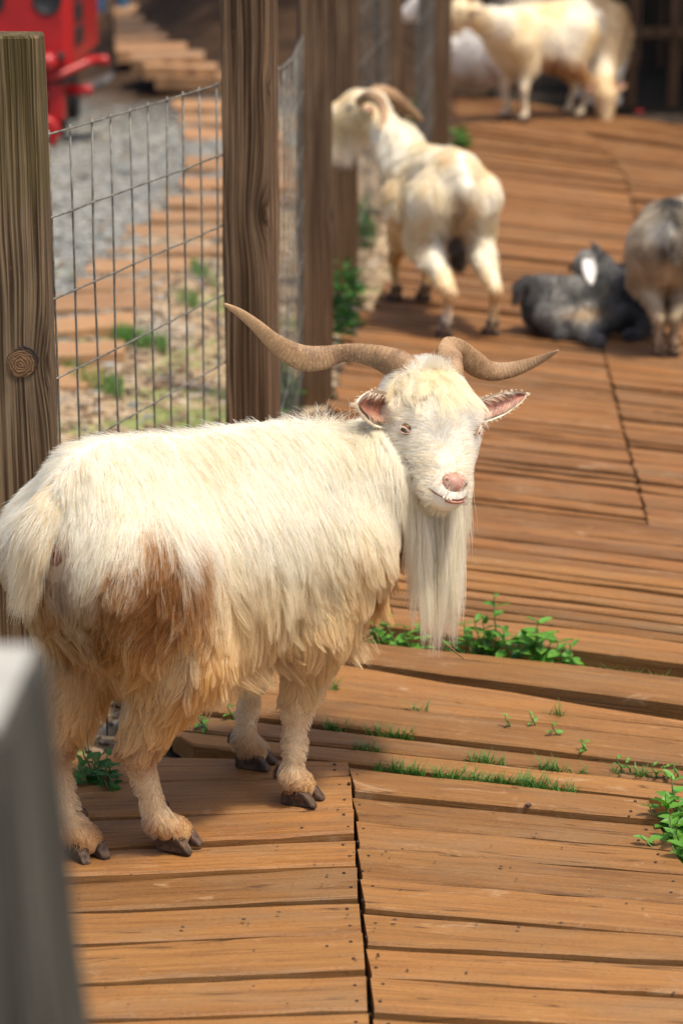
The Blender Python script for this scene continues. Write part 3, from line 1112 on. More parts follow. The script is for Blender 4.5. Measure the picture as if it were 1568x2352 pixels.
def grow(body, n, spec, K=7, lift=.3, gseed=3, dens=True, clump_n=14):
    p = body.sample(n)
    nn = body.nrm(p)
    lab = body.lab(p)
    S_ = spec(p, nn, lab)
    keep = rng.random(len(p)) < S_['density']
    p, nn = p[keep], nn[keep]
    S_ = {k: (v[keep] if isinstance(v, np.ndarray) and len(v) == len(keep) else v) for k, v in S_.items()}
    N = len(p)
    L = S_['length'] * (.72 + .45 * rng.random(N))
    fl = S_['flow']
    tg = fl - nn * np.sum(fl * nn, 1)[:, None]
    tg = unit(tg + S_.get('jit', .12) * rng.normal(size=(N, 3)))
    lf = S_.get('lift', np.full(N, lift))[:, None] * (.7 + .6 * rng.random((N, 1)))
    d = unit(tg * (1 - lf) + nn * lf)
    pts = [p - nn * .002]
    cur = p.copy()
    g = S_['grav'][:, None]
    curl_a = S_.get('curl', np.zeros(N))[:, None]
    ph = vnoise(p, 38, 5)[:, None] * 3
    side = unit(np.cross(d, nn))
    for k in range(1, K):
        st = (L / (K - 1))[:, None]
        cur = cur + d * st
        ds = body.phi(cur)
        pen = np.clip(.0035 + .0012 * k - ds, 0, None)
        if (pen > 0).any():
            cur = cur + body.nrm(cur) * pen[:, None]
        pts.append(cur.copy())
        d = unit(d + A3(0, 0, -1) * g * st * 9 + side * curl_a * np.sin(ph + k * 1.3) + .05 * rng.normal(size=(N, 3)))
    T = np.stack(pts, 1)
    # locks: strands drift to a neighbour's line toward the tip
    cl = S_['clump']
    for (cn, amt) in ((clump_n, 1.0), (clump_n * 9, .8)):
        ng = max(4, N // cn)
        gi = rng.choice(N, ng, replace=False)
        kd = kdtree.KDTree(ng)
        for i, q in enumerate(T[gi, 0]): kd.insert(q, i)
        kd.balance()
        near = np.array([kd.find(q)[1] for q in T[:, 0]])
        gd = T[gi][near]
        s_ = np.linspace(0, 1, K)[None, :, None]
        w = np.clip(cl[:, None, None] * amt * s_ ** 1.3, 0, .9)
        gl = gd - gd[:, :1] + T[:, :1] * (1 - .75 * s_) + gd[:, :1] * (.75 * s_)
        T = T * (1 - w) + gl * w
    return T, S_['color'], S_.get('rad', np.full(N, .0005))


HAIR_POW = 1.35


def hair_obj(name, parent, T, cols, rad, mat=None, kind='stuff', label=None):
    N, K = T.shape[:2]
    cd = bpy.data.hair_curves.new(name)
    cd.add_curves([K] * N)
    cd.attributes['position'].data.foreach_set('vector', T.astype(np.float32).ravel())
    ra = cd.attributes.get('radius') or cd.attributes.new('radius', 'FLOAT', 'POINT')
    prof = 1 - .85 * np.linspace(0, 1, K) ** 1.6
    ra.data.foreach_set('value', (rad[:, None] * prof[None]).astype(np.float32).ravel())
    ta = cd.attributes.new('tint', 'FLOAT_COLOR', 'CURVE')
    c = np.ones((N, 4), np.float32); c[:, :3] = np.clip(cols, .004, .97) ** HAIR_POW
    ta.data.foreach_set('color', c.ravel())
    cd.materials.append(mat or M['fur'])
    o = bpy.data.objects.new(name, cd)
    COL.objects.link(o)
    o.parent = parent
    if kind: o['kind'] = kind
    if label: o['label'] = label
    return o


def lerp3(a, b, t):
    return np.asarray(a)[None] * (1 - t[:, None]) + np.asarray(b)[None] * t[:, None]


def sweep_horn(name, parent, pts, wid, thick, upv, mat=None, ringf=150, n=16, m=90):
    """flattened keeled horn along pts; wid/thick half sizes per point, upv the wide axis"""
    pts = np.array(pts); t_in = np.linspace(0, 1, len(pts)); t = np.linspace(0, 1, m)

    def cr(arr):
        arr = np.array(arr, float)
        if arr.ndim == 1: arr = arr[:, None]
        out = []
        for x in t * (len(arr) - 1):
            i = min(int(x), len(arr) - 2); f = x - i
            p0, p1, p2, p3 = arr[max(i - 1, 0)], arr[i], arr[i + 1], arr[min(i + 2, len(arr) - 1)]
            out.append(.5 * (2 * p1 + (p2 - p0) * f + (2 * p0 - 5 * p1 + 4 * p2 - p3) * f * f + (3 * p1 - p0 - 3 * p2 + p3) * f ** 3))
        return np.array(out)
    c = cr(pts); w = cr(wid)[:, 0]; th = cr(thick)[:, 0]; U = unit(cr(upv))
    vs, al = [], []
    for i in range(m):
        tg = unit(c[min(i + 1, m - 1)] - c[max(i - 1, 0)])
        u = unit(U[i] - tg * U[i].dot(tg)); b = np.cross(tg, u)
        rg = 1 + .006 * math.sin(t[i] * ringf + 2 * math.sin(9 * t[i])) * (1 - t[i]) + .012 * rng.normal() * (1 - t[i])
        for k in range(n):
            a = 2 * math.pi * k / n
            ca, sa = math.cos(a), math.sin(a)
            ww = ca
            bb = math.copysign(abs(sa) ** 1.25, sa) * (1.0 - .30 * ca)
            vs.append(c[i] + (u * ww * w[i] + b * bb * th[i]) * rg)
            al.append(t[i])
    fs = [(i * n + k, i * n + (k + 1) % n, i * n + n + (k + 1) % n, i * n + n + k) for i in range(m - 1) for k in range(n)]
    fs += [tuple(range(n - 1, -1, -1)), tuple(range((m - 1) * n, m * n))]
    o = mesh_obj(name, vs, fs, mat or M['horn'], parent, True)
    at = o.data.attributes.new('along', 'FLOAT', 'POINT')
    at.data.foreach_set('value', np.array(al, np.float32))
    return o


def ear_mesh(parent, base, tip, wide, nrm, w, cup=.35, hide=None, lining=None, tint=(.8, .72, .58)):
    """cupped leaf-shaped ear; nrm points out of the opening"""
    base, tip = A3(*base), A3(*tip)
    ax = tip - base; L = np.linalg.norm(ax); ax = ax / L
    wv = unit(A3(*wide) - ax * A3(*wide).dot(ax)); nv = unit(np.cross(ax, wv))
    if nv.dot(A3(*nrm)) < 0: nv = -nv
    nu, nw = 12, 9

    def surf(off, sh):
        vs = []
        for i in range(nu + 1):
            s_ = i / nu
            hw = w * (math.sin(math.pi * min(1, .22 + .78 * s_) ** .95) ** .62) * (1 - .0 * s_) if s_ < 1 else w * .05
            hw = max(hw, w * .08) * sh
            for k in range(nw + 1):
                q = -1 + 2 * k / nw
                dep = -cup * w * (1 - q * q) * (1.15 - .8 * s_)
                vs.append(base + ax * (L * s_ * (1 if sh == 1 else .03 + .93 * s_ ** .0 * 1)) + wv * hw * q + nv * (dep + off))
        return vs
    fs = [(i * (nw + 1) + k, i * (nw + 1) + k + 1, (i + 1) * (nw + 1) + k + 1, (i + 1) * (nw + 1) + k) for i in range(nu) for k in range(nw)]
    v0 = surf(0, 1.0); v1 = surf(-.006, 1.0)
    n1 = len(v0)
    f2 = fs + [tuple(i + n1 for i in q[::-1]) for q in fs]
    rim = [i * (nw + 1) for i in range(nu + 1)] + [nu * (nw + 1) + k for k in range(1, nw + 1)] + [i * (nw + 1) + nw for i in range(nu - 1, -1, -1)]
    for a, b in zip(rim[:-1], rim[1:]):
        f2.append((a, a + n1, b + n1, b))
    e = mesh_obj('ear', v0 + v1, f2, hide or M['hide'], parent, True)
    set_tint(e, np.tile(np.array(tint), (2 * n1, 1)))
    vi = surf(.0018, .74)
    mesh_obj('ear_lining', vi, fs, lining or M['ear_in'], e, True)
    # short hair on the rim and back
    T, cols = [], []
    vv = np.array(v0); vb = np.array(v1)
    for i in range(420):
        if i % 3 == 0:
            a = rim[rng.integers(0, len(rim))]; p = vv[a] + rng.normal(0, .0012, 3); out = unit(vv[a] - (base + ax * L * .5)) * .6 + ax * .5 + nv * .2
            ln = .0045
        else:
            a = rng.integers(0, n1); p = vb[a] + rng.normal(0, .0015, 3); out = ax * .9 - nv * .35
            ln = .006
        dd = unit(out + .15 * rng.normal(size=3))
        T.append([p, p + dd * ln * .5, p + dd * ln + A3(0, 0, -.001)])
        cols.append(np.array(tint) * (.9 + .2 * rng.random()) * 1.1)
    for i in range(70):       # strands across the opening
        q = -1 if rng.random() < .5 else 1
        s_ = rng.random() * .7
        p = base + ax * L * s_ + wv * q * w * .8
        dd = unit(-wv * q * .8 + ax * .8 + nv * .15 + .2 * rng.normal(size=3))
        ln = .02
        T.append([p, p + dd * ln * .5 + nv * .002, p + dd * ln])
        cols.append(np.array(tint) * 1.15)
    hair_obj('ear_hair', e, np.array(T), np.array(cols), np.full(len(T), .00045))
    return e


def hoof(parent, at, fwd, s=1.0, dew_up=.055, mat=None):
    """cloven hoof: two toes and two dewclaws, in the goat's frame"""
    at = A3(*at); f = unit(A3(fwd[0], fwd[1], 0)); l = A3(-f[1], f[0], 0)
    for sg in (1, -1):
        prof = [(-.026, .0, .013), (-.026, .020, .012), (-.006, .034, .013), (.018, .024, .0115), (.034, .006, .008), (.036, .0, .007)]
        vs = []
        for (x, z, hw) in prof:
            for q in (-1, 1):
                y = sg * (.0145 + .0035 * (x / .036)) + q * hw
                vs.append(at + (f * x + l * y) * s + A3(0, 0, z * s))
        for (x, z, hw) in [(-.012, .0, .013), (.012, .0, .012)]:
            for q in (-1, 1):
                vs.append(at + (f * x + l * (sg * .0145 + q * hw)) * s)
        fs = [(2 * i, 2 * i + 2, 2 * i + 3, 2 * i + 1) for i in range(5)]
        fs += [(10, 0, 1, 11)]
        fs += [(0, 10, 8, 6, 4, 2), (1, 3, 5, 7, 9, 11)]
        o = mesh_obj('hoof', np.array(vs[:12]), fs, mat or M['hoof'], parent)
        bv = o.modifiers.new('bevel', 'BEVEL'); bv.width = .004 * s; bv.segments = 2
        b = MB()
        c = at + (-f * .030 + l * sg * .013) * s + A3(0, 0, dew_up * s)
        b.lathe(c, (-f * .55 + A3(0, 0, -.8)), [(-.012 * s, .004 * s), (-.004 * s, .0095 * s), (.008 * s, .009 * s), (.017 * s, .004 * s)], 10)
        b.build('dewclaw', mat or M['hoof'], parent, True)


def make_goat(name, label, P, origin, heading, h, n_hair, spec, hide_col, K=6, group='goats on the boardwalk', hoofs=True, rad=.0006, clump_n=14):
    """returns the root empty (rotated to the goat's heading) and the body"""
    root = empty(name, (origin[0], origin[1], P.get('z', 0.0)))
    root.rotation_euler = (0, 0, heading)
    tag(root, label, 'goat', group)
    b = Body(goat_prims(P), h)
    o = mesh_obj('body', b.v, b.f, M['hide'], root, True)
    set_tint(o, hide_col(b.v))
    if n_hair:
        T, cols, _ = grow(b, n_hair, spec, K, clump_n=clump_n)
        hair_obj('coat', root, T, cols, np.full(len(T), rad) * (.75 + .5 * rng.random(len(T))))
    s = P.get('s', 1.0)
    if hoofs:
        for k in ('hind', 'fore'):
            for side, lg in P.get(k, {}).items():
                q = A3(*lg[4]) * s
                hoof(root, q, P.get('hdir', {}).get(k + side, (1, 0)), s)
    return root, b


def to_local(p, origin, heading, z=0.0):
    c, s_ = math.cos(-heading), math.sin(-heading)
    d = np.asarray(p, float) - A3(origin[0], origin[1], z)
    return A3(d[0] * c - d[1] * s_, d[0] * s_ + d[1] * c, d[2])


def dir_local(d, heading):
    return to_local(d, (0, 0), heading)


# ------------------------------------------------------------------ the long-haired goat in front
GO = (-.215, 3.84)
GH = math.radians(42)
lg = lambda p: to_local(p, GO, GH)
dl = lambda d: dir_local(A3(*d), GH)
head_w = PT(986, 952, 4.16)
hdir_w = (.19, -.822, -.529)
MG = dict(
    head=tuple(lg(head_w)), dir=tuple(dl(hdir_w)), up=tuple(dl((.06, .1, 1))),
    neckm=(.345, -.045, .545), neck0=(.25, 0, .52), hw=.012,
    hind={'R': [(-.21, -.07, .50), (-.14, -.088, .345), (-.205, -.06, .185), (-.165, -.062, .055), (-.13, -.063, 0)],
          'L': [(-.23, .075, .50), (-.17, .09, .34), (-.305, .035, .185), (-.285, .015, .055), (-.262, .008, 0)]},
    fore={'R': [(.21, -.075, .44), (.15, -.085, .33), (.135, -.062, .185), (.125, -.056, .055), (.148, -.052, 0)],
          'L': [(.21, .08, .44), (.165, .10, .33), (.185, .118, .185), (.175, .128, .055), (.198, .131, 0)]},
    tail=[(-.28, .0, .605), (-.32, .004, .585), (-.335, .012, .525)],
    hdir={'hindR': tuple(dl((.75, -.35, 0)))[:2], 'hindL': tuple(dl((.45, -.6, 0)))[:2], 'foreR': tuple(dl((.9, -.35, 0)))[:2], 'foreL': tuple(dl((.85, -.3, 0)))[:2]})

WHITE = A3(.96, .93, .835); CREAM = A3(.93, .85, .68); TAN = A3(.83, .59, .28); BROWN = A3(.56, .30, .095); DIRTY = A3(.55, .42, .28)


def main_color(p, lab):
    x, y, z = p[:, 0], p[:, 1], p[:, 2]
    nz = vnoise(p, 14, 2) * .5 + vnoise(p, 34, 3) * .3
    c = lerp3(A3(.91, .77, .53), WHITE, np.clip(smooth(.36, .60, z) + .35 * nz, 0, 1))
    # legs and hindquarters are tan
    low = 1 - smooth(.32, .52, z + .06 * nz)
    rear = 1 - smooth(-.14, .04, x + .06 * nz)
    t = np.clip(low * (.30 + .75 * rear) + .35 * nz * low, 0, 1)
    t = np.where(rng.random(len(t)) < .6, t, t * t * .6)
    c = c * (1 - t[:, None]) + TAN * t[:, None]
    # tan underside of the throat and chest, shade behind the beard painted in
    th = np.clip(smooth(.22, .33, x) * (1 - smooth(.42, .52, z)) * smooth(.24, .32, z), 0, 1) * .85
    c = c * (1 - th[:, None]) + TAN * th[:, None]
    # golden-brown streaks over the thigh, darker core, pale locks between
    stk = vnoise(p * A3(1, 1, .22), 70, 41)
    r = np.sqrt(((x + .215) / .12) ** 2 + ((z - .46) / .13) ** 2) + .35 * nz + .22 * stk
    b = np.clip((1 - smooth(.55, 1.15, r)), 0, 1) * (y < .02)
    b = (rng.random(len(b)) < b * .78).astype(float) * .88
    c = c * (1 - b[:, None]) + BROWN * b[:, None]
    r = np.sqrt(((x + .225) / .07) ** 2 + ((z - .485) / .075) ** 2) + .4 * stk
    b = np.clip((1 - smooth(.3, 1.0, r)), 0, 1) * (y < .0) * .75
    b = (rng.random(len(b)) < b).astype(float) * .9
    c = c * (1 - b[:, None]) + A3(.42, .205, .065) * b[:, None]
    r = np.sqrt(((x + .20) / .035) ** 2 + ((z - .365) / .07) ** 2) + .4 * stk
    b = np.clip(1 - smooth(.4, 1.1, r), 0, 1) * (y < .0) * .8
    b = (rng.random(len(b)) < b).astype(float) * .85
    c = c * (1 - b[:, None]) + A3(.93, .84, .66) * b[:, None]
    r2 = np.sqrt(((x + .32) / .06) ** 2 + ((z - .40) / .13) ** 2) + .3 * nz
    b = (1 - smooth(.5, 1.1, r2)) * .6
    c = c * (1 - b[:, None]) + A3(.36, .2, .09) * b[:, None]
    r3 = np.sqrt(((y + .03) / .05) ** 2 + ((z - .515) / .075) ** 2)
    b = (1 - smooth(.5, 1.1, r3)) * (x < -.26) * (lab != LT) * .7
    c = c * (1 - b[:, None]) + A3(.40, .27, .17) * b[:, None]
    # pale shins, stained hocks and pasterns
    sh = ((lab == LFL) | (lab == LHL)) & (z < .2)
    tz = np.clip(smooth(.02, .10, z) - .15 * nz, 0, 1)
    cs = lerp3(A3(.60, .38, .18), A3(.86, .74, .54), tz)
    c = np.where(sh[:, None], cs, c)
    hk = np.exp(-((z - .185) / .035) ** 2) * (lab == LHL) * .7
    c = c * (1 - hk[:, None]) + A3(.45, .24, .10) * hk[:, None]
    hd = (lab == LH) | (lab == LFACE) | (lab == LJAW)
    ch = lerp3(A3(.955, .91, .80), A3(.95, .94, .90), np.clip(.5 + nz, 0, 1))
    c = np.where(hd[:, None], ch, c)
    return c


def main_spec(p, nn, lab):
    N = len(p)
    x, y, z = p[:, 0], p[:, 1], p[:, 2]
    nz = vnoise(p, 18, 9)
    L = np.full(N, .055)
    side = np.clip(-nn[:, 2] + .4, 0, 1)
    L = L + .070 * (1 - smooth(.34, .56, z))
    L = np.where(z > .58, .048, L)
    L = np.where((lab == LHL) & (z > .2), .075 + .015 * nz, L)
    L = np.where((x < -.2) & (z > .44), .042, L)
    L = np.where((x < -.22) & (z <= .44) & (z > .24), .085, L)
    L = np.where((lab == LFL) & (z > .24), .065, L)
    leg = ((lab == LHL) | (lab == LFL))
    L = np.where(leg & (z <= .245), .045, L)
    L = np.where(leg & (z <= .20), .007, L)
    L = np.where((lab == LHL) & (z <= .16), .012, L)
    L = np.where(leg & (z <= .08), .013, L)
    L = np.where(leg & (z <= .035), .014, L)
    L = np.where(lab == LN, .065, L)
    L = np.where(lab == LT, .085, L)
    hd = (lab == LH)
    L = np.where(hd, .020, L)
    L = np.where(lab == LFACE, .0046, L)
    L = np.where(lab == LJAW, .006, L)
    flow = np.stack([np.full(N, -.12), np.sign(y) * .45, np.full(N, -.85)], 1)
    flow = flow + np.stack([.35 * vnoise(p, 9, 11), .2 * vnoise(p, 9, 12), .2 * vnoise(p, 9, 13)], 1)
    fn = A3(-.25, -.1, -1.0)
    flow = np.where((lab == LN)[:, None], fn[None] + .25 * np.stack([vnoise(p, 12, 21), vnoise(p, 12, 22), 0 * x], 1), flow)
    fleg = A3(-.15, 0, -1.0)
    flow = np.where(leg[:, None], fleg[None] + .22 * np.stack([vnoise(p, 16, 31), vnoise(p, 16, 32), 0 * x], 1), flow)
    flow = np.where((lab == LT)[:, None], A3(-.25, .15, -1.0)[None], flow)
    hdv, hlv, huv = MG['hf']
    hp = A3(*MG['head'])
    rel = p - hp
    hx, hy, hz = rel @ hdv, rel @ hlv, rel @ huv
    fhead = -hdv[None] * .9 + hlv[None] * (np.sign(hy) * np.minimum(np.abs(hy) * 12, .8))[:, None] + A3(0, 0, -.55)[None]
    ish = (lab == LH) | (lab == LFACE) | (lab == LJAW)
    flow = np.where(ish[:, None], fhead, flow)
    cheek = hd & (hz < -.02)
    L = np.where(cheek, .050, L)
    L = np.where(cheek & (hz < -.035) & (hx < .06), .13, L)
    flow = np.where(cheek[:, None], A3(0, 0, -1)[None] - hdv[None] * .25, flow)
    L = np.where(hd & (hx > .055) & (hz > -.02), .011, L)
    dens = np.ones(N)
    dens = np.where(lab == LFACE, 1.0, dens)
    # bare nose, lips, eye slits
    nose = (hx > .158) & (hz > -.056) & (hz < -.004) & (np.abs(hy) < .027) & ish
    dens = np.where(nose, 0, dens)
    mouth = (hx > .105) & (np.abs(hz + .0475) < .0045) & ish
    dens = np.where(mouth, 0, dens)
    for sg in (1,):
        e = np.sqrt(((hx - EYE[0]) / .019) ** 2 + ((hz - EYE[2]) / .0105) ** 2) < 1
        dens = np.where(e & ish & (np.abs(hy) > .03), .0, dens)
    dens = np.where(leg & (z < .03), 0, dens)
    # skin under the tail
    an = np.sqrt(((y + .025) / .035) ** 2 + ((z - .53) / .04) ** 2) < 1
    dens = np.where(an & (x < -.29) & (lab != LT), 0.06, dens)
    grav = np.where(z < .5, .55, .25)
    grav = np.where(ish, .12, grav)
    grav = np.where(lab == LN, .5, grav)
    lift = np.where(ish, .16, .12)
    lift = np.where((lab == LFACE) | (lab == LJAW), .05, lift)
    lift = np.where(leg, .16, lift)
    lift = np.where((x < -.2) & (z > .3), .13, lift)
    lift = np.where((z < .42) & ~leg, .22, lift)
    clump = .25 + .62 * (1 - smooth(.38, .56, z))
    clump = np.where(ish, .2, clump)
    clump = np.where(leg & (z < .17), .45, clump)
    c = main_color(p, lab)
    c = c * (1 + .10 * rng.normal(size=N))[:, None]
    c = np.where((rng.random(N) < .10)[:, None], c * A3(.86, .72, .5)[None], c)
    return dict(length=np.maximum(L, .005), flow=flow, grav=grav, lift=lift, clump=clump, color=c, density=dens, jit=.07, curl=np.where((z < .50) & ~ish, .36, .08))


goat_prims_cache = goat_prims(MG)
g1 = empty('goat', (GO[0], GO[1], 0))
g1.rotation_euler = (0, 0, GH)
tag(g1, 'long-haired cream goat with wide twisted horns and a long beard, turning its head back', 'goat', None)
b1 = Body(goat_prims_cache, .0075)
Hm = MG['H']
hdv, hlv, huv = MG['hf']
_o = lg(A3(0, 0, CAMH)); _d = unit(lg(PT(931, 986, 1.0)) - _o)
_e = b1.cast(_o, _d, 6.0, 3.3) - Hm(0, 0, 0)
EYE = (float(_e @ hdv), abs(float(_e @ hlv)), float(_e @ huv))
print('EYE', EYE)
ob = mesh_obj('body', b1.v, b1.f, M['hide'], g1, True)
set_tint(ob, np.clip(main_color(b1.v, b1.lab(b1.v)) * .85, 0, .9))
T, cols, _ = grow(b1, 150000, main_spec, 8, clump_n=18)
hair_obj('coat', g1, T, cols, .00040 * (.7 + .6 * rng.random(len(T))))
for k in ('hind', 'fore'):
    for side, lgp in MG[k].items():
        hoof(g1, lgp[4], MG['hdir'][k + side], 1.05)

Hm = MG['H']
hdv, hlv, huv = MG['hf']


def guided(points_fn, n, K, length, dirs, grav, cols, rad, wave=.0, clump=.6, gsize=22):
    """free strands from given roots and first directions"""
    root = points_fn
    N = len(root)
    cur = root.copy(); d = unit(dirs); pts = [cur.copy()]
    ph = vnoise(root, 90, 77)[:, None] * 3
    sd = unit(np.cross(d, A3(0.3, .2, 1)[None] + .1 * rng.normal(size=(N, 3))))
    for k in range(1, K):
        st = (length / (K - 1))[:, None]
        cur = cur + d * st
        ds = b1.phi(cur)
        inside = np.all((cur > b1.lo + .01) & (cur < b1.lo + b1.h * (b1.n - 2)), axis=1)
        pen = np.where(inside, np.clip(.006 + .0008 * k - ds, 0, .05), 0)
        cur = cur + b1.nrm(cur) * pen[:, None]
        pts.append(cur.copy())
        d = unit(d + A3(0, 0, -1) * grav * st * 9 + sd * wave * np.sin(ph + k * 1.1) + .035 * rng.normal(size=(N, 3)))
    T = np.stack(pts, 1)
    ng = max(3, N // gsize)
    gi = rng.choice(N, ng, replace=False)
    kd = kdtree.KDTree(ng)
    for i, q in enumerate(T[gi, 0]): kd.insert(q, i)
    kd.balance()
    near = np.array([kd.find(q)[1] for q in T[:, 0]])
    gd = T[gi][near]
    s_ = np.linspace(0, 1, K)[None, :, None]
    w = clump * s_ ** 1.1
    return T * (1 - w) + (gd + (T[:, :1] - gd[:, :1]) * (1 - .7 * s_)) * w


# beard: from chin, jaw and throat
N = 12000
t_ = rng.random(N) ** .8
bx = .130 - .205 * t_
by = rng.uniform(-1, 1, N) * (.018 + .054 * np.clip(t_ * 2.0, 0, 1))
bz = -.066 - .006 * t_ + .030 * (np.abs(by) / .06)
roots = Hm(0, 0, 0) + bx[:, None] * hdv + by[:, None] * hlv + bz[:, None] * huv
for _ in range(2):
    roots = roots - b1.nrm(roots) * b1.phi(roots)[:, None]
dirs = np.tile(A3(0, 0, -1), (N, 1)) + hdv * .12 * (1 - t_)[:, None] + .07 * rng.normal(size=(N, 3)) - hlv * (by * 1.0)[:, None]
blen = (.285 - .10 * np.clip(t_ - .3, 0, 1) - .05 * (np.abs(by) / .06) ** 1.3) * (.35 + .7 * rng.random(N) ** .6)
bc = lerp3(A3(.975, .955, .88), A3(.95, .88, .68), rng.random(N) ** 2)
bc = bc * (1 - .12 * (rng.random(N) < .15))[:, None]
BT = guided(roots, N, 12, blen, dirs, .8, bc, .0005, wave=.09, clump=.66, gsize=50)
hair_obj('beard', g1, BT, bc, .00046 * (.7 + .6 * rng.random(N)), label='long straight cream beard hanging from the chin')
# fringe over the forehead
N = 2300
fx = -.05 + .06 * rng.random(N); fy = np.clip(rng.normal(0, .030, N), -.058, .058)
roots = Hm(0, 0, 0) + fx[:, None] * hdv + fy[:, None] * hlv + (.058 - 9 * fy ** 2)[:, None] * huv
roots = roots - b1.nrm(roots) * b1.phi(roots)[:, None]
dirs = hdv[None] * .9 + hlv[None] * (fy * 4 + .22 * rng.normal(size=N))[:, None] + huv[None] * .08
fl_ = (.03 + .11 * rng.random(N) ** 1.2) * (1 - .55 * np.clip(np.abs(fy) / .05, 0, 1))
fc = lerp3(A3(.96, .92, .81), A3(.92, .80, .54), np.clip(rng.random(N) ** 1.5 + .3 * vnoise(roots, 120, 4), 0, 1))
FT = guided(roots, N, 11, fl_, dirs, .16, fc, .0005, wave=.40, clump=.82, gsize=40)
hair_obj('fringe', g1, FT, fc, .00046 * (.7 + .6 * rng.random(N)), label='wavy cream fringe falling over the forehead')
# upright tuft between the horns
N = 420
roots = Hm(0, 0, 0) + (-.045 + .02 * rng.random(N))[:, None] * hdv + rng.normal(0, .012, N)[:, None] * hlv + .055 * huv
dirs = huv[None] * 1.0 + .35 * rng.normal(size=(N, 3)) - hdv[None] * .2
TT = guided(roots, N, 6, .02 + .018 * rng.random(N), dirs, .05, None, .0004, clump=.4)
hair_obj('tuft', g1, TT, np.tile(A3(.9, .86, .76), (N, 1)), np.full(N, .0004))


# horns (traced at their own depth, then turned into the goat's frame)
def horn_px(tr, flat):
    pts = [lg(PT(x, y, d)) for x, y, d, w in tr]
    wid = [w / 2 * d / FPX for x, y, d, w in tr]
    th = [max(w / 2 * d / FPX * (flat if i > 2 else .78 - .1 * i), .002) for i, (x, y, d, w) in enumerate(tr)]
    ups = []
    for i in range(len(tr)):
        a = tr[max(i - 1, 0)]; b = tr[min(i + 1, len(tr) - 1)]
        tx, ty = b[0] - a[0], -(b[1] - a[1])
        L_ = math.hypot(tx, ty) or 1
        nx2, ny2 = -ty / L_, tx / L_
        ups.append(dl((nx2, ny2 * SP, ny2 * CP)))
    for i in range(1, len(ups)):
        if ups[i].dot(ups[i - 1]) < 0: ups[i] = -ups[i]
    return pts, wid, th, ups


LHN = [(958, 880, 4.17, 80), (925, 846, 4.17, 76), (880, 824, 4.18, 60), (830, 812, 4.20, 46), (785, 811, 4.215, 42), (740, 822, 4.22, 56), (700, 823, 4.215, 60), (660, 807, 4.20, 52), (625, 782, 4.18, 40), (588, 748, 4.16, 30), (550, 718, 4.14, 20), (516, 699, 4.12, 8)]
RHN = [(1038, 885, 4.17, 56), (1036, 850, 4.175, 56), (1032, 822, 4.19, 60), (1036, 801, 4.22, 60), (1062, 806, 4.27, 44), (1088, 834, 4.30, 56), (1125, 852, 4.33, 46), (1168, 850, 4.34, 38), (1210, 838, 4.335, 28), (1250, 821, 4.32, 17), (1281, 805, 4.30, 5)]
for tr, fl in ((LHN, .34), (RHN, .38)):
    sweep_horn('horn', g1, *horn_px(tr, fl))
# ears
def ear_px(b, t, w1, w2, wide_px, nrm_w, cup):
    pb, pt = PT(*b), PT(*t)
    wv = PT(*w1) - PT(*w2)
    ear_mesh(g1, lg(pb), lg(pt), dl(wv), dl(nrm_w), wide_px / 2 * 4.15 / FPX, cup, tint=(.82, .72, .58))
ear_px((900, 945, 4.13), (822, 928, 4.07), (858, 898, 4.09), (866, 968, 4.09), 86, (-.35, -.9, .15), .55)
ear_px((1085, 952, 4.17), (1210, 905, 4.21), (1150, 890, 4.19), (1165, 950, 4.19), 56, (.25, -.9, .1), .45)


def face_pt(px, py, out=.0):
    """where the ray through a pixel meets the goat's skin, in its frame"""
    o = lg(A3(0, 0, CAMH)); d = unit(lg(PT(px, py, 1.0)) - o)
    p = b1.cast(o, d, 6.0, 3.3)
    if p is None: return None
    return p + b1.nrm(p[None])[0] * out


def patch(name, px, py, rx, ry, rot, mat, lift=.0012, n=16, dome=.35):
    """small raised oval on the skin, sizes in pixels"""
    vs, fs = [], []
    sc = 4.05 / FPX
    ca, sa = math.cos(rot), math.sin(rot)
    rings = (1.0, .75, .4)
    c = face_pt(px, py, lift)
    if c is None: return None
    for j, r in enumerate(rings):
        for i in range(n):
            w = 2 * math.pi * i / n
            x, y = rx * r * math.cos(w), ry * r * math.sin(w)
            p = face_pt(px + x * ca - y * sa, py + x * sa + y * ca, lift * (.2 + (1 - r * r) * 1.0) + dome * min(rx, ry) * sc * (1 - r * r))
            vs.append(c if p is None else p)
    vs.append(face_pt(px, py, lift + dome * min(rx, ry) * sc))
    for j in range(len(rings) - 1):
        for i in range(n):
            k = (i + 1) % n
            fs.append((j * n + i, j * n + k, (j + 1) * n + k, (j + 1) * n + i))
    for i in range(n):
        fs.append(((len(rings) - 1) * n + i, (len(rings) - 1) * n + (i + 1) % n, len(vs) - 1))
    return mesh_obj(name, vs, fs, mat, g1, True)


def skin_line(name, pix, rad, mat, out=.001):
    pts = [face_pt(x, y, out) for x, y in pix]
    pts = [p for p in pts if p is not None]
    return MB().tube(pts, rad, 7).build(name, mat, g1, True)

# tail plume
N = 2600
tt = rng.random(N)
tp = [A3(*q) for q in MG['tail']]
roots = np.where((tt < .5)[:, None], tp[0][None] + (tp[1] - tp[0])[None] * (tt * 2)[:, None], tp[1][None] + (tp[2] - tp[1])[None] * (tt * 2 - 1)[:, None]) + unit(rng.normal(size=(N, 3))) * .018
dirs = np.tile(A3(-.26, .06, -.9), (N, 1)) + .15 * rng.normal(size=(N, 3)) + A3(-.40, 0, .25) * (1 - tt)[:, None]
tc = lerp3(A3(.93, .88, .76), A3(.86, .70, .42), np.clip(rng.random(N) ** 2, 0, 1))
PL = guided(roots, N, 8, .06 + .06 * rng.random(N), dirs, .9, tc, .0005, wave=.06, clump=.6)
hair_obj('tail_plume', g1, PL, tc, .00046 * (.7 + .6 * rng.random(N)))
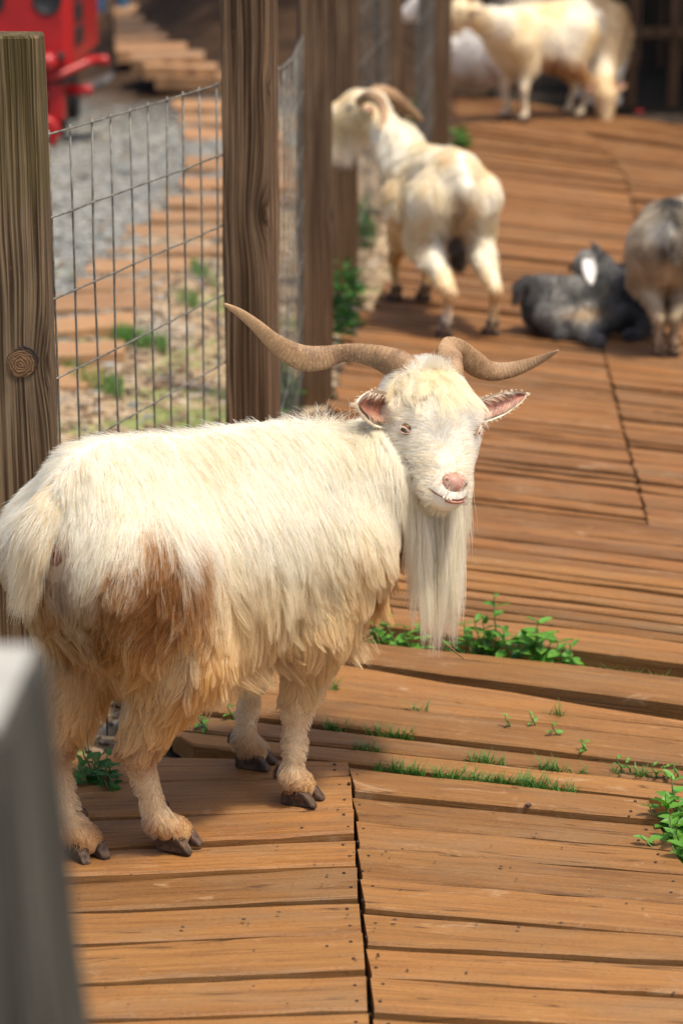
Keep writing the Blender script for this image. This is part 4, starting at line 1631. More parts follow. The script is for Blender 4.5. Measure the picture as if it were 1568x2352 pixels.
#@@FACE@@
# ------------------------------------------------------------------ face of the front goat
pt_ = lambda x, y, z: Hm(x, y, z)


def on_skin(x, y, z, out=.0):
    p = Hm(x, y, z)[None]
    for _ in range(4):
        p = p - b1.nrm(p) * b1.phi(p)[:, None]
    return p[0] + b1.nrm(p)[0] * out


patch('nose', 1044, 1107, 30, 22, .22, M['pink'], .0015, 18, .45)
for (x, y, rx, ry, ro) in ((1028, 1106, 12, 4.5, .75), (1064, 1111, 10, 4.5, -.75)):
    patch('nostril', x, y, rx, ry, ro, M['dark_skin'], .0058, 12, .02)
for (x, y, r) in ((1041, 1101, 3.6), (1052, 1103, 4.0), (1032, 1116, 3.6), (1046, 1118, 2.6), (1060, 1117, 2.4)):
    patch('nose_freckle', x, y, r, r * .9, 0, M['grey_spot'], .0062, 8, .02)
mouth_px = [(986, 1122), (996, 1130), (1009, 1138), (1022, 1143), (1036, 1147), (1050, 1148), (1062, 1145), (1071, 1139)]
skin_line('mouth', mouth_px, .0013, plain('mouth_line', (.20, .09, .06), .6, 0, .1, 60), .0012)
skin_line('lower_lip', [(x, y + 5.5) for x, y in mouth_px[3:-1]], .0032, M['lip'], .0008)
for i, (x, y) in enumerate(((1019, 1142), (1026, 1144.5), (1033, 1146.5))):
    p = face_pt(x, y, .0030)
    if p is None: continue
    up = dl((0, SP, CP)); rt = dl((1, 0, 0)); fw = np.cross(rt, up)
    MB().box(p, (.0036, .002, .0042), np.stack([rt, fw, up], 1), .0008).build('tooth', M['tooth'], g1)
for sg in (1, -1):
    # eyeball set in its slit, lids above and below
    c = on_skin(EYE[0], sg * EYE[1], EYE[2], -.0025)
    nrm_ = unit(on_skin(EYE[0], sg * EYE[1], EYE[2], .01) - c)
    e = MB().lathe(c, nrm_, [(-.011, .001), (-.0078, .0078), (0, .011), (.0055, .0095), (.0078, .0078), (.0098, .005), (.011, .0008)], 18).build('eye', M['eye'], g1, True)
    av_ = dl((-sg, 0, -.32)); ax_ = unit(av_ - nrm_ * av_.dot(nrm_)); up_ = np.cross(nrm_, ax_)
    if up_[2] < 0: up_ = -up_
    MB().box(c + nrm_ * .0105, (.0085, .0028, .002), np.stack([ax_, up_, nrm_], 1), .0008).build('pupil', M['pupil'], e)
    for q, (lift_, mt) in enumerate(((1, 'lid'), (-1, 'lid'))):
        pts = []
        for k in range(9):
            a = -1 + 2 * k / 8
            base = c + nrm_ * (.0112 - .0045 * a * a) + ax_ * a * .0135 + up_ * lift_ * (.0046 * (1 - a * a) + .0004) 
            pts.append(base)
        MB().tube(pts, [.0007 + .0008 * (1 - (2 * k / 8 - 1) ** 2) for k in range(9)], 6).build('eyelid', M[mt], g1, True)
    T_ = []
    for i in range(16):
        a = rng.uniform(-1, 1)
        p = c + nrm_ * (.012 - .0045 * a * a) + ax_ * a * .0135 + up_ * .0055 * (1 - a * a)
        d_ = unit(nrm_ * .6 + up_ * .25 - A3(0, 0, .6) + ax_ * a * .4 + .15 * rng.normal(size=3))
        T_.append([p, p + d_ * .005, p + d_ * .009 + A3(0, 0, -.002)])
    hair_obj('eyelash', g1, np.array(T_), np.tile(A3(.9, .85, .75), (16, 1)), np.full(16, .0003))
# bare skin under the tail
an_c = A3(-.33, -.03, .53)
p = an_c[None]
for _ in range(6):
    p = p - b1.nrm(p) * b1.phi(p)[:, None]
p = p[0]; nn_ = b1.nrm(p[None])[0]
MB().lathe(p, nn_, [(-.012, .017), (.0, .016), (.005, .012), (.006, .006), (.003, .002)], 16).build('bare_skin', M['pink'] if False else plain('bare_rump_skin', (.30, .13, .09), .6, 0, .3, 60), g1, True)
# a straw of dry grass caught in the beard
tip = lg(PT(1022, 1478, 4.06))
st_ = [tip + dl(A3(.001 * i * 4, 0, -.0035 * i)) for i in range(9)]
MB().tube(st_, [.0012, .0014, .0016, .0016, .0014, .0013, .0011, .0009, .0005], 5).build('straw', plain('dry_straw', (.16, .075, .03), .7), g1)
#@@REST@@
# ------------------------------------------------------------------ the other goats
def std_legs(hr, hl, fr, fl, lower=0.0):
    """leg joints from the four hoof spots (x, y)"""
    H_ = lambda h, sg: [(-.20, sg * .075, .50), (-.13, sg * .10, .345), (h[0] - .055, h[1], .185), (h[0] - .022, h[1], .055), (h[0], h[1], 0)]
    F_ = lambda h, sg: [(.20, sg * .075, .44), (.155, sg * .088, .33), (h[0] + .002, h[1], .185), (h[0] - .015, h[1], .055), (h[0], h[1], 0)]
    return {'R': H_(hr, -1), 'L': H_(hl, 1)}, {'R': F_(fr, -1), 'L': F_(fl, 1)}


def coat_spec(P, colf, Lb=.045, Llow=.07, Lleg=.012, Lneck=.05, Lhead=.014, back=-.35, beard=0.0, clump=.5):
    s = P.get('s', 1.0)

    def f(p, nn, lab):
        N = len(p)
        q = p / s
        x, y, z = q[:, 0], q[:, 1], q[:, 2]
        dz = P.get('dz', 0)
        L = Lb + (Llow - Lb) * (1 - smooth(.36, .54, z - dz))
        leg = (lab == LHL) | (lab == LFL)
        ish = (lab == LH) | (lab == LFACE) | (lab == LJAW)
        L = np.where(leg & (z < .27), Lleg * 1.6, L)
        L = np.where(leg & (z < .2), Lleg, L)
        L = np.where(lab == LN, Lneck, L)
        L = np.where(lab == LT, Lb * 1.2, L)
        L = np.where(ish, Lhead, L)
        flow = np.stack([np.full(N, back), np.sign(y) * .3, np.full(N, -.8)], 1)
        flow = flow + .25 * np.stack([vnoise(q, 9, 11), vnoise(q, 9, 12), vnoise(q, 9, 13)], 1)
        hd = P['hf'][0]
        flow = np.where(ish[:, None], -hd[None] + A3(0, 0, -.5)[None], flow)
        flow = np.where(leg[:, None], A3(-.1, 0, -1)[None], flow)
        flow = np.where((lab == LN)[:, None], A3(-.25, 0, -1)[None], flow)
        if beard:
            hp = A3(*P['head']); rel = q - hp
            hx, hz = rel @ hd, rel @ P['hf'][2]
            bd = ish & (hz < -.05) & (hx > .02)
            L = np.where(bd, beard, L)
            flow = np.where(bd[:, None], A3(0, 0, -1)[None], flow)
        dens = np.where(leg & (z < .03), 0, 1.0)
        c = colf(q, lab) * (1 + .09 * rng.normal(size=N))[:, None]
        return dict(length=L * s, flow=flow, grav=np.where(ish, .15, .45), lift=np.where(leg, .2, .24), clump=np.full(N, clump), color=c, density=dens)
    return f


def cream2(q, lab):
    x, y, z = q.T
    nz = vnoise(q, 13, 5) * .5 + vnoise(q, 30, 6) * .35
    c = lerp3(A3(.90, .78, .55), A3(.94, .89, .78), np.clip(.55 + nz, 0, 1))
    st = np.clip(smooth(.35, .9, vnoise(q * A3(1, 2.5, .6), 26, 8)), 0, 1) * .5
    c = c * (1 - st[:, None]) + A3(.82, .62, .34) * st[:, None]
    re = (1 - smooth(.0, 1.1, np.sqrt((y / .075) ** 2 + ((z - .43) / .15) ** 2))) * (x < -.24)
    re = re * 1.6
    rr_ = (rng.random(len(re)) < re * .75).astype(float) * .85
    c = c * (1 - rr_[:, None]) + A3(.50, .31, .13) * rr_[:, None]
    leg = (lab == LHL) | (lab == LFL)
    front = (lab == LFL) & (z < .40)
    c = np.where(front[:, None], lerp3(A3(.72, .44, .17), A3(.84, .62, .32), np.clip(.5 + nz, 0, 1)), c)
    shank = (lab == LHL) & (z < .21)
    inner = np.exp(-((z - .15) / .05) ** 2) * shank * .8
    c = c * (1 - inner[:, None]) + A3(.74, .48, .20) * inner[:, None]
    ft = (leg & (z < .09)) * (1 - smooth(.03, .09, z)) * .7
    c = c * (1 - ft[:, None]) + A3(.22, .11, .055) * ft[:, None]
    return c


def goat_px(name, label, hooves_px, heading_deg, P, spec_kw, colf, n, h, rad, sw=None, off=0.0, K=6, origin=None, group='goats on the boardwalk', clump_n=14):
    """place a goat from hoof pixels (hind right, hind left, fore right, fore left)"""
    hd_ = math.radians(heading_deg)
    s = P.get('s', 1.0)
    if hooves_px:
        g = [G(*q) for q in hooves_px]
        c = sum(g) / 4
        org = (c[0], c[1])
        l = [to_local(q, org, hd_) / s for q in g]
        P['hind'], P['fore'] = std_legs(*[(q[0], q[1]) for q in l])
    else:
        org = origin
    if 'head_w' in P:
        P['head'] = tuple(to_local(P['head_w'], org, hd_, P.get('z', 0)) / s)
        P['dir'] = tuple(dir_local(A3(*P['dir_w']), hd_))
    hide = lambda v: np.clip(colf(v / s, np.zeros(len(v), int)) * .85, 0, .9)
    pr = goat_prims(P)
    root = empty(name, (org[0], org[1], P.get('z', 0)))
    root.rotation_euler = (0, 0, hd_)
    tag(root, label, 'goat', group)
    b = Body(pr, h)
    o = mesh_obj('body', b.v, b.f, M['hide'], root, True)
    set_tint(o, np.clip(colf(b.v / s, b.lab(b.v)) * .85, 0, .9))
    T, cols, _ = grow(b, n, coat_spec(P, colf, **spec_kw), K, clump_n=clump_n)
    hair_obj('coat', root, T, cols, rad * (.7 + .6 * rng.random(len(T))))
    if hooves_px:
        for k in ('hind', 'fore'):
            for side, lgp in P[k].items():
                hoof(root, A3(*lgp[4]) * s, (1, 0), 1.1 * s)
    return root, b, org, hd_


def far_horn(root, org, hd_, tr, flat=.6):
    w2l = lambda p: to_local(p, org, hd_)
    pts = [w2l(PT(x, y, d)) for x, y, d, w in tr]
    wid = [w / 2 * d / FPX for x, y, d, w in tr]
    th = [max(w * flat, .003) for w in wid]
    ups = []
    for i in range(len(tr)):
        a = tr[max(i - 1, 0)]; b = tr[min(i + 1, len(tr) - 1)]
        tx, ty = b[0] - a[0], -(b[1] - a[1]); L_ = math.hypot(tx, ty) or 1
        ups.append(dir_local(A3(-ty / L_, tx / L_ * SP, tx / L_ * CP), hd_))
    for i in range(1, len(ups)):
        if ups[i].dot(ups[i - 1]) < 0: ups[i] = -ups[i]
    sweep_horn('horn', root, pts, wid, th, ups, m=40, n=12)


def simple_ears(root, P, s, tint, ln=.10, w=.026, drop=-.3, sides=(1, -1), tint2=None):
    hd, hl, hu = P['hf']; Hh = P['H']
    for sg in sides:
        b_ = Hh(-.02, sg * .05, .02)
        t_ = b_ + (hl * sg * .85 - hd * .35 + hu * drop) * ln * s
        ear_mesh(root, b_, t_, hd + hu * .2, hd * .8 + hu * .3, w * s, .4, tint=tint)


def simple_face(root, b, P, s, eye='pupil', nose='lip'):
    hd, hl, hu = P['hf']; Hh = P['H']
    for sg in (1, -1):
        c = Hh(.043, sg * .058, .008)[None]
        for _ in range(4): c = c - b.nrm(c) * b.phi(c)[:, None]
        c = c[0]; nn_ = b.nrm(c[None])[0]
        MB().lathe(c - nn_ * .004, nn_, [(-.006 * s, .004 * s), (0, .011 * s), (.007 * s, .008 * s), (.011 * s, .001 * s)], 12).build('eye', M[eye], root, True)
    c = Hh(.188, 0, -.022)
    MB().lathe(c - hd * .012 * s, hd, [(-.01 * s, .012 * s), (0, .020 * s), (.006 * s, .015 * s), (.009 * s, .003 * s)], 14).build('nose', M[nose], root, True)
    MB().tube([Hh(.165, sg * y_, -.052) for sg, y_ in ((1, .026), (1, .012), (-1, .0), (-1, .012), (-1, .026))], .003 * s, 6).build('mouth', M['dark_skin'], root, True)


# goat seen from behind, nosing the fence
P2 = dict(s=.87, head_w=PT(832, 246, 8.80), dir_w=(-.93, .12, -.14), tail=[(-.30, 0, .60), (-.35, 0, .56), (-.345, 0, .44)], width=.64)
g2, b2, o2, h2 = goat_px('goat', 'cream goat seen from behind, lifting its horned head to the fence posts', [(1124, 772), (1020, 776), (972, 690), (905, 692)], 106, P2,
                         dict(Lb=.045, Llow=.06, Lneck=.06, Lleg=.012, beard=.2, clump=.75), cream2, 32000, .0115, .0009)
far_horn(g2, o2, h2, [(845, 226, 8.8, 30), (868, 211, 8.82, 34), (900, 220, 8.86, 32), (928, 242, 8.9, 27), (952, 262, 8.95, 19), (970, 278, 9.0, 7)])
far_horn(g2, o2, h2, [(822, 236, 8.72, 24), (844, 222, 8.66, 28), (868, 230, 8.60, 27), (880, 254, 8.56, 22), (878, 278, 8.53, 15), (868, 298, 8.5, 5)])
simple_ears(g2, P2, .93, (.85, .72, .5), .11, .026, -.35)
simple_face(g2, b2, P2, .93)
# dark tail tuft hanging between the hocks
N = 700
rt = np.tile(A3(-.325, .035, .335) * .9, (N, 1)) + rng.normal(0, .009, (N, 3))
tl_ = np.stack([rt + A3(-.005, -.008, -.075)[None] * t + rng.normal(0, .004, (N, 3)) * (1 + t) for t in np.linspace(0, 1, 5)], 1)
hair_obj('tail_tuft', g2, tl_, np.tile(A3(.045, .028, .02), (N, 1)), np.full(N, .0012), label='dark brown hair tuft hanging below the tail')


def cream3(q, lab):
    x, y, z = q.T
    nz = vnoise(q, 12, 15) * .5 + vnoise(q, 26, 16) * .3
    c = lerp3(A3(.90, .76, .52), A3(.95, .90, .80), np.clip(.5 + nz + .6 * (z - .45), 0, 1))
    bel = (1 - smooth(.30, .40, z)) * (1 - smooth(.02, .14, x)) * .8
    c = c * (1 - bel[:, None]) + A3(.55, .30, .10) * bel[:, None]
    leg = ((lab == LHL) | (lab == LFL)) & (z < .2)
    c = np.where(leg[:, None], A3(.90, .78, .58)[None], c)
    return c


P3 = dict(s=1.0, head_w=PT(1066, 26, 13.55), dir_w=(-.93, -.2, -.12), tail=[(-.32, 0, .60), (-.38, 0, .58), (-.41, 0, .50)])
o3 = tuple(G(1243, 272)[:2])
P3.update(zip(('hind', 'fore'), std_legs((-.22, -.07), (-.20, .10), (.20, -.09), (.20, .12))))
g3, b3, o3, h3 = goat_px('goat', 'white long-coated goat standing side-on in the far group, head up to the left', None, 208, P3,
                         dict(Lb=.045, Llow=.08, Lneck=.06, Lleg=.014, beard=.14), cream3, 11000, .016, .0016, origin=o3)
for k in ('hind', 'fore'):
    for side, lgp in P3[k].items(): hoof(g3, lgp[4], (1, 0), 1.1)
simple_ears(g3, P3, 1.0, (.85, .74, .55))
simple_face(g3, b3, P3, 1.0)
for sg in (1, -1):
    q = P3['H'](-.03, sg * .03, .05); hd, hl, hu = P3['hf']
    pts = [q, q + hu * .06 - hd * .03, q + hu * .08 - hd * .10 + hl * sg * .02, q + hu * .05 - hd * .17 + hl * sg * .06]
    sweep_horn('horn', g3, pts, [.022, .02, .015, .004], [.015, .014, .01, .003], [hl] * 4, m=30, n=10)


def tan4(q, lab):
    x, y, z = q.T
    nz = vnoise(q, 12, 35) * .5
    c = lerp3(A3(.70, .52, .30), A3(.88, .78, .60), np.clip(.45 + nz - .5 * (z - .5), 0, 1))
    br = np.exp(-(((x - .30) / .07) ** 2 + ((y - .05) / .05) ** 2 + ((z - .47) / .07) ** 2)) * .9
    c = c * (1 - br[:, None]) + A3(.30, .14, .05) * br[:, None]
    leg = ((lab == LHL) | (lab == LFL)) & (z < .3)
    c = np.where(leg[:, None], A3(.86, .82, .74)[None], c)
    hd_ = (lab == LH) | (lab == LFACE) | (lab == LJAW)
    c = np.where(hd_[:, None], A3(.78, .60, .36)[None], c)
    return c


o4 = tuple(G(1372, 238)[:2])
P4 = dict(s=.98, head_w=PT(1388, 205, 14.2) + A3(0, 0, -.02), dir_w=(.05, -.42, -.90), up=(1, 0, .3), tail=[(-.32, 0, .60), (-.38, 0, .58), (-.40, 0, .50)], width=.9)
P4.update(zip(('hind', 'fore'), std_legs((-.22, -.08), (-.22, .08), (.20, -.08), (.22, .08))))
g4, b4, o4, h4 = goat_px('goat', 'tan and white goat grazing head-down in the far group, facing the front', None, -84, P4,
                         dict(Lb=.04, Llow=.07, Lneck=.05, Lleg=.014), tan4, 9000, .016, .0016, origin=o4)
for k in ('hind', 'fore'):
    for side, lgp in P4[k].items(): hoof(g4, A3(*lgp[4]) * .98, (1, 0), 1.1)
simple_ears(g4, P4, .98, (.7, .52, .3))
simple_face(g4, b4, P4, .98)


def grey5(q, lab):
    nz = vnoise(q, 14, 45) * .5 + vnoise(q, 30, 46) * .3
    return lerp3(A3(.40, .36, .30), A3(.80, .72, .58), np.clip(.5 + nz, 0, 1))


o5 = tuple(G(1250, 196)[:2])
P5 = dict(s=.95, head=(.42, .10, .78), dir=(.9, .1, -.2), tail=[(-.32, 0, .60), (-.38, 0, .58), (-.40, 0, .50)])
P5.update(zip(('hind', 'fore'), std_legs((-.22, -.08), (-.22, .08), (.20, -.08), (.22, .08))))
g5, b5, o5, h5 = goat_px('goat', 'greyish goat standing behind the white goat, only its back showing', None, 190, P5, dict(Lb=.04, Llow=.07, Lleg=.014), grey5, 7000, .017, .0017, origin=o5)
for k in ('hind', 'fore'):
    for side, lgp in P5[k].items(): hoof(g5, A3(*lgp[4]) * .95, (1, 0), 1.1)
simple_ears(g5, P5, .95, (.6, .5, .4))


def white6(q, lab):
    x, y, z = q.T
    nz = vnoise(q, 12, 55) * .5
    return lerp3(A3(.75, .52, .26), A3(.90, .88, .84), np.clip(smooth(.14, .30, z + .06 * nz), 0, 1))


o6 = tuple(G(1112, 222)[:2])
P6 = dict(s=.95, head=(.40, .12, .60), dir=(.85, .3, -.3), dz=-.16, tail=[(-.32, 0, .44), (-.37, 0, .42), (-.39, 0, .34)])
g6, b6, o6, h6 = goat_px('goat', 'white goat with a tan-hemmed long coat resting behind the far fence post', None, 150, P6, dict(Lb=.06, Llow=.16), white6, 7000, .017, .0017, origin=o6)
simple_ears(g6, P6, .95, (.8, .75, .7))


# ---- the two small grey goats on the right
def slate7(q, lab):
    x, y, z = q.T
    nz = vnoise(q, 16, 65) * .5 + vnoise(q, 40, 66) * .35
    c = lerp3(A3(.07, .07, .072), A3(.32, .315, .30), np.clip(.38 + .8 * nz, 0, 1))
    tn = np.exp(-(((x + .05) / .12) ** 2 + ((z - .13) / .025) ** 2)) * (y < -.05) * .8
    c = c * (1 - tn[:, None]) + A3(.5, .36, .22) * tn[:, None]
    return c


o7 = tuple(G(1338, 762)[:2])
h7d = 8
P7 = dict(s=.64, dz=-.372, fz=.62, head_w=PT(1366, 608, 8.20), dir_w=(.86, .25, -.42), width=1.25, tail=[(-.30, 0, .28), (-.35, -.02, .25), (-.37, -.04, .18)],
          extra=[(A3(-.20, -.16, .10), A3(.0, -.20, .07), .085, .06, .05, LHL), (A3(.0, -.20, .06), A3(-.18, -.24, .035), .04, .03, .03, LB),
                 (A3(.2, -.13, .12), A3(.32, -.2, .05), .06, .035, .04, LB), (A3(.32, -.2, .04), A3(.18, -.24, .03), .03, .028, .03, LB), (A3(-.1, -.19, .06), A3(-.02, -.42, .04), .05, .03, .04, LB)])
g7, b7, o7, h7 = goat_px('goat', 'dark slate-grey goat lying on the boards with a white drooping ear', None, h7d, P7, dict(Lb=.04, Llow=.05, Lneck=.045, Lhead=.016), slate7, 14000, .010, .0009, origin=o7)
hd, hl, hu = P7['hf']
eb = to_local(PT(1350, 594, 8.10), o7, h7); et = to_local(PT(1357, 652, 8.06), o7, h7)
ear_mesh(g7, eb, et, dir_local(A3(1, 0, .1), h7), dir_local(A3(0, -1, .1), h7), .022, .3, tint=(.85, .84, .82), lining=plain('white_ear_lining', (.8, .78, .76), .8, 0, .04))
simple_ears(g7, P7, .64, (.1, .1, .1), .12, .026, -.8, sides=(1,))
simple_face(g7, b7, P7, .64, 'pupil', 'dark_skin')
for sg in (1, -1):
    q = P7['H'](-.03, sg * .028, .05); pts = [q, q + hu * .025 * .66, q + hu * .04 * .66 - hd * .02 * .66, q + hu * .045 * .66 - hd * .04 * .66]
    sweep_horn('horn', g7, pts, [.012, .010, .007, .003], [.01, .009, .006, .002], [hl] * 4, m=18, n=10, mat=M['grey_paint'])


def agouti8(q, lab):
    x, y, z = q.T
    nz = vnoise(q, 16, 75) * .5 + vnoise(q, 40, 76) * .35
    c = lerp3(A3(.30, .245, .18), A3(.62, .52, .38), np.clip(.5 + nz, 0, 1))
    bk = np.exp(-((y / .05) ** 2)) * smooth(.56, .62, z) * .9
    c = c * (1 - bk[:, None]) + A3(.05, .05, .05) * bk[:, None]
    wh = np.exp(-(((y - .05) / .05) ** 2 + ((z - .58) / .05) ** 2)) * (x < -.2) * .9
    c = c * (1 - wh[:, None]) + A3(.62, .62, .60) * wh[:, None]
    dk = np.exp(-(((y + .03) / .06) ** 2 + ((z - .50) / .04) ** 2)) * (x < -.25) * .85
    c = c * (1 - dk[:, None]) + A3(.07, .065, .06) * dk[:, None]
    but = np.exp(-((y / .10) ** 2 + ((z - .36) / .10) ** 2)) * (x < -.15) * .7
    c = c * (1 - but[:, None]) + A3(.72, .60, .42) * but[:, None]
    leg = ((lab == LHL) | (lab == LFL)) & (z < .22)
    c = np.where(leg[:, None], lerp3(A3(.34, .27, .19), A3(.66, .52, .34), np.clip(.5 + nz, 0, 1)), c)
    return c


s8 = .70
oh = (G(1509, 820) + G(1546, 816)) / 2
h8 = math.radians(84)
o8 = (oh[0] + .20 * s8 * math.cos(h8), oh[1] + .20 * s8 * math.sin(h8))
P8 = dict(s=s8, head=(.45, -.22, .62), dir=(.8, -.4, -.4), tail=[(-.32, 0, .60), (-.37, -.01, .57), (-.385, -.015, .48)], width=1.25)
P8.update(zip(('hind', 'fore'), std_legs((-.20, -.034), (-.21, .040), (.20, -.05), (.20, .05))))
g8, b8, o8, h8 = goat_px('goat', 'small grey and tan goat standing with its rump turned, dark stripe on its back', None, 84, P8, dict(Lb=.05, Llow=.06, Lleg=.010), agouti8, 14000, .010, .0009, origin=o8)
for k in ('hind', 'fore'):
    for side, lgp in P8[k].items(): hoof(g8, A3(*lgp[4]) * s8, (1, 0), 1.05 * s8)
simple_ears(g8, P8, s8, (.4, .33, .25))
simple_face(g8, b8, P8, s8)


def black9(q, lab):
    nz = vnoise(q, 16, 85) * .5
    return lerp3(A3(.015, .015, .016), A3(.07, .07, .075), np.clip(.4 + nz, 0, 1))


o9 = tuple(G(1548, 728)[:2])
P9 = dict(s=.55, dz=-.29, head=(-.36, .2, .25), dir=(-.5, .8, -.2), neck0=(-.2, .05, .22), width=1.1)
g9, b9, o9, h9 = goat_px('goat', 'black goat lying behind the small grey and tan goat', None, 10, P9, dict(Lb=.05, Llow=.05), black9, 5000, .012, .0011, origin=o9)
simple_ears(g9, P9, .55, (.05, .05, .05))

# ------------------------------------------------------------------ red locomotive on the far ground
LD = 13.7
lw = lambda x, y, d=0.0: PT(x, y, LD + d)
loco = empty('locomotive', (-1.95, 14.2, -.09))
tag(loco, 'small red ride-on locomotive parked on the gravel beyond the mossy post', 'locomotive')
lo_ = np.array([-1.95, 14.2, -.09])
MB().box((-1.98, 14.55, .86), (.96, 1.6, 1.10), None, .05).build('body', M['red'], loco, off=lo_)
MB().box((-1.98, 14.55, 1.45), (1.06, 1.7, .06), None, .02).build('roof', M['black'], loco, off=lo_)
MB().box((-2.0, 14.6, .16), (.72, 1.6, .30), None, .02).build('chassis', M['black'], loco, off=lo_)
c = lw(119, -6); MB().lathe((c[0], 13.752, c[2]), (0, -1, 0), [(-.01, .083), (.008, .083), (.012, .075), (.004, .068), (.004, .002)], 28).build('porthole', M['black'], loco, True, lo_)
c = lw(40, -6); MB().lathe((c[0] - .12, 13.752, c[2]), (0, -1, 0), [(-.01, .083), (.008, .083), (.012, .075), (.004, .068), (.004, .002)], 28).build('porthole', M['black'], loco, True, lo_)
for k in range(3):
    MB().box((-1.497, 14.15, .50 + .13 * k), (.012, .42, .10), None, .003).build('louvre', M['black'], loco, off=lo_)
for (x, y) in ((121, 135), (30, 118)):
    c = lw(x, y)
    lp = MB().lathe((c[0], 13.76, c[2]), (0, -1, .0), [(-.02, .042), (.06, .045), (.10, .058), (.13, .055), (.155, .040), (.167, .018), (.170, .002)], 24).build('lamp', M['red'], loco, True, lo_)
    MB().box((c[0] + .068, 13.70, c[2] + .03), (.05, .10, .03), None, .006).build('bracket', M['black'], lp, off=lo_)
# curved bumper shelf
pts = [lw(x, y, -.16 + .0012 * max(x - 128, 0)) for x, y in ((-60, 172), (20, 176), (99, 178), (132, 176), (165, 160), (195, 146), (222, 134))]
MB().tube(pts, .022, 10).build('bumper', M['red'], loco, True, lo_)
MB().box((-1.95, 13.76, .285), (.86, .10, .05), None, .01).build('footboard', M['black'], loco, off=lo_)
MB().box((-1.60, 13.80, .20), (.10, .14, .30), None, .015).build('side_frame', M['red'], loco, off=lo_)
for (x, y, d) in ((233, 139, .25), (196, 207, .0)):
    c = lw(x, y, d)
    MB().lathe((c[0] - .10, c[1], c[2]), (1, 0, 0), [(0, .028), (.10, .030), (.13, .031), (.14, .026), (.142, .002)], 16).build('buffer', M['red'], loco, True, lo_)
MB().box((-1.41, 14.05, .23), (.20, .45, .03), np.array([[.94, 0, -.34], [0, 1, 0], [.34, 0, .94]]), .006).build('step', M['grey_paint'], loco, off=lo_)
MB().box((-1.72, 13.70, .205), (.16, .16, .03), None, .008).build('mudguard', M['grey_paint'], loco, off=lo_)
for (xx, yy) in ((-1.66, 13.66), (-2.36, 13.66)):
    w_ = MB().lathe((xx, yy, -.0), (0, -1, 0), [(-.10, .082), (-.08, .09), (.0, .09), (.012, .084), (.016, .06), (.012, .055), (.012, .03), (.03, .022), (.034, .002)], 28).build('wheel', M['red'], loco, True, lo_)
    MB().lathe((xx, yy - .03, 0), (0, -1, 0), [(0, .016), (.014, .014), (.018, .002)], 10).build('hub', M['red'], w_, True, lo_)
for yy in (14.3, 15.0):
    for xx in (-1.63, -2.33):
        MB().lathe((xx - .03, yy, .03), (1, 0, 0), [(0, .12), (.05, .12), (.06, .10), (.065, .03), (.066, .002)], 24).build('wheel', M['black'], loco, True, lo_)
MB().tube([lw(-8, 60, -.03), lw(10, 62, -.12), lw(38, 70, -.16), lw(60, 64, -.16)], .012, 8).build('lever', M['black'], loco, True, lo_)
MB().tube([lw(70, 84, -.02), lw(84, 78, -.10), lw(100, 66, -.14), lw(118, 56, -.14)], .012, 8).build('lever', M['black'], loco, True, lo_)

# ------------------------------------------------------------------ dark shelter behind the far goats
sh = empty('shelter', (2.6, 16.6, -.09))
tag(sh, 'dark timber shelter with rails behind the far goats', 'shelter')
so = np.array([2.6, 16.6, -.09])
for i in range(26):
    x = .95 + i * .16
    MB().box((x, 17.9 + .008 * (i % 2), .95), (.152, .03, 2.1)).build('board', M['shed'], sh, off=so)
for i in range(14):
    MB().box((4.95 + .008 * (i % 2), 15.2 + i * .2, .95), (.03, .19, 2.1)).build('board', M['shed'], sh, off=so)
MB().box((3.75, 16.1, 2.05), (3.5, 4.0, .08)).build('roof', M['shed'], sh, off=so)
for x in (1.80, 2.06, 3.2, 4.4):
    MB().box((x, 15.35, .98), (.06, .06, 2.06), None, .005).build('post', M['post_plain'], sh, off=so)
for z in (.42, .72, 1.02):
    MB().box((3.05, 15.31, z), (2.6, .03, .07), None, .005).build('rail', M['post_plain'], sh, off=so)
MB().box((3.0, 16.6, -.06), (4.0, 2.6, .05)).build('floor', M['shed'], sh, off=so)
# small red bottle cap lying on the boards by the shelter
cp = G(1466, 264)
cap = MB().lathe((0, 0, 0), (0, 0, 1), [(0, .022), (.012, .022), (.016, .019), (.017, .002)], 18).build('bottle_cap', M['red'], None, True)
cap.location = (cp[0], cp[1], .012)
tag(cap, 'tiny red plastic cap lying on the boards near the shelter', 'cap')

# ------------------------------------------------------------------ visitor far off, only a jeans leg in view
pg = G(256, 50, float(terr(-2.0, 21.5)))
vis = empty('person', (pg[0], pg[1], pg[2]))
tag(vis, 'person in blue jeans and brown shoes standing behind the red locomotive', 'person')


def man_prims():
    o = []
    C = lambda a, b, ra, rb, k=.04, lab=0: o.append(('cone', A3(*a), A3(*b), ra, rb, k, lab))
    for sg in (1, -1):
        C((sg * .09, 0, .92), (sg * .105, .01, .50), .085, .055); C((sg * .105, .01, .50), (sg * .11, .02, .09), .052, .036)
        C((sg * .11, .03, .05), (sg * .12, -.13, .03), .038, .028, .02)
        C((sg * .17, 0, 1.40), (sg * .24, .02, 1.12), .05, .04); C((sg * .24, .02, 1.12), (sg * .25, -.06, .88), .038, .028)
        C((sg * .25, -.06, .88), (sg * .245, -.08, .78), .030, .018, .02)
    C((0, 0, .95), (0, .01, 1.18), .135, .12, .06); C((0, .01, 1.18), (0, 0, 1.38), .125, .13, .06)
    C((-.13, 0, 1.41), (.13, 0, 1.41), .06, .06, .05)
    C((0, 0, 1.44), (0, -.01, 1.55), .055, .05); C((0, -.01, 1.62), (0, -.01, 1.69), .075, .085)
    C((0, -.09, 1.63), (0, -.105, 1.615), .014, .016, .015); C((0, -.05, 1.57), (0, -.06, 1.565), .05, .04)
    for sg in (1, -1): C((sg * .083, .0, 1.645), (sg * .086, .005, 1.62), .014, .012, .01)
    return o


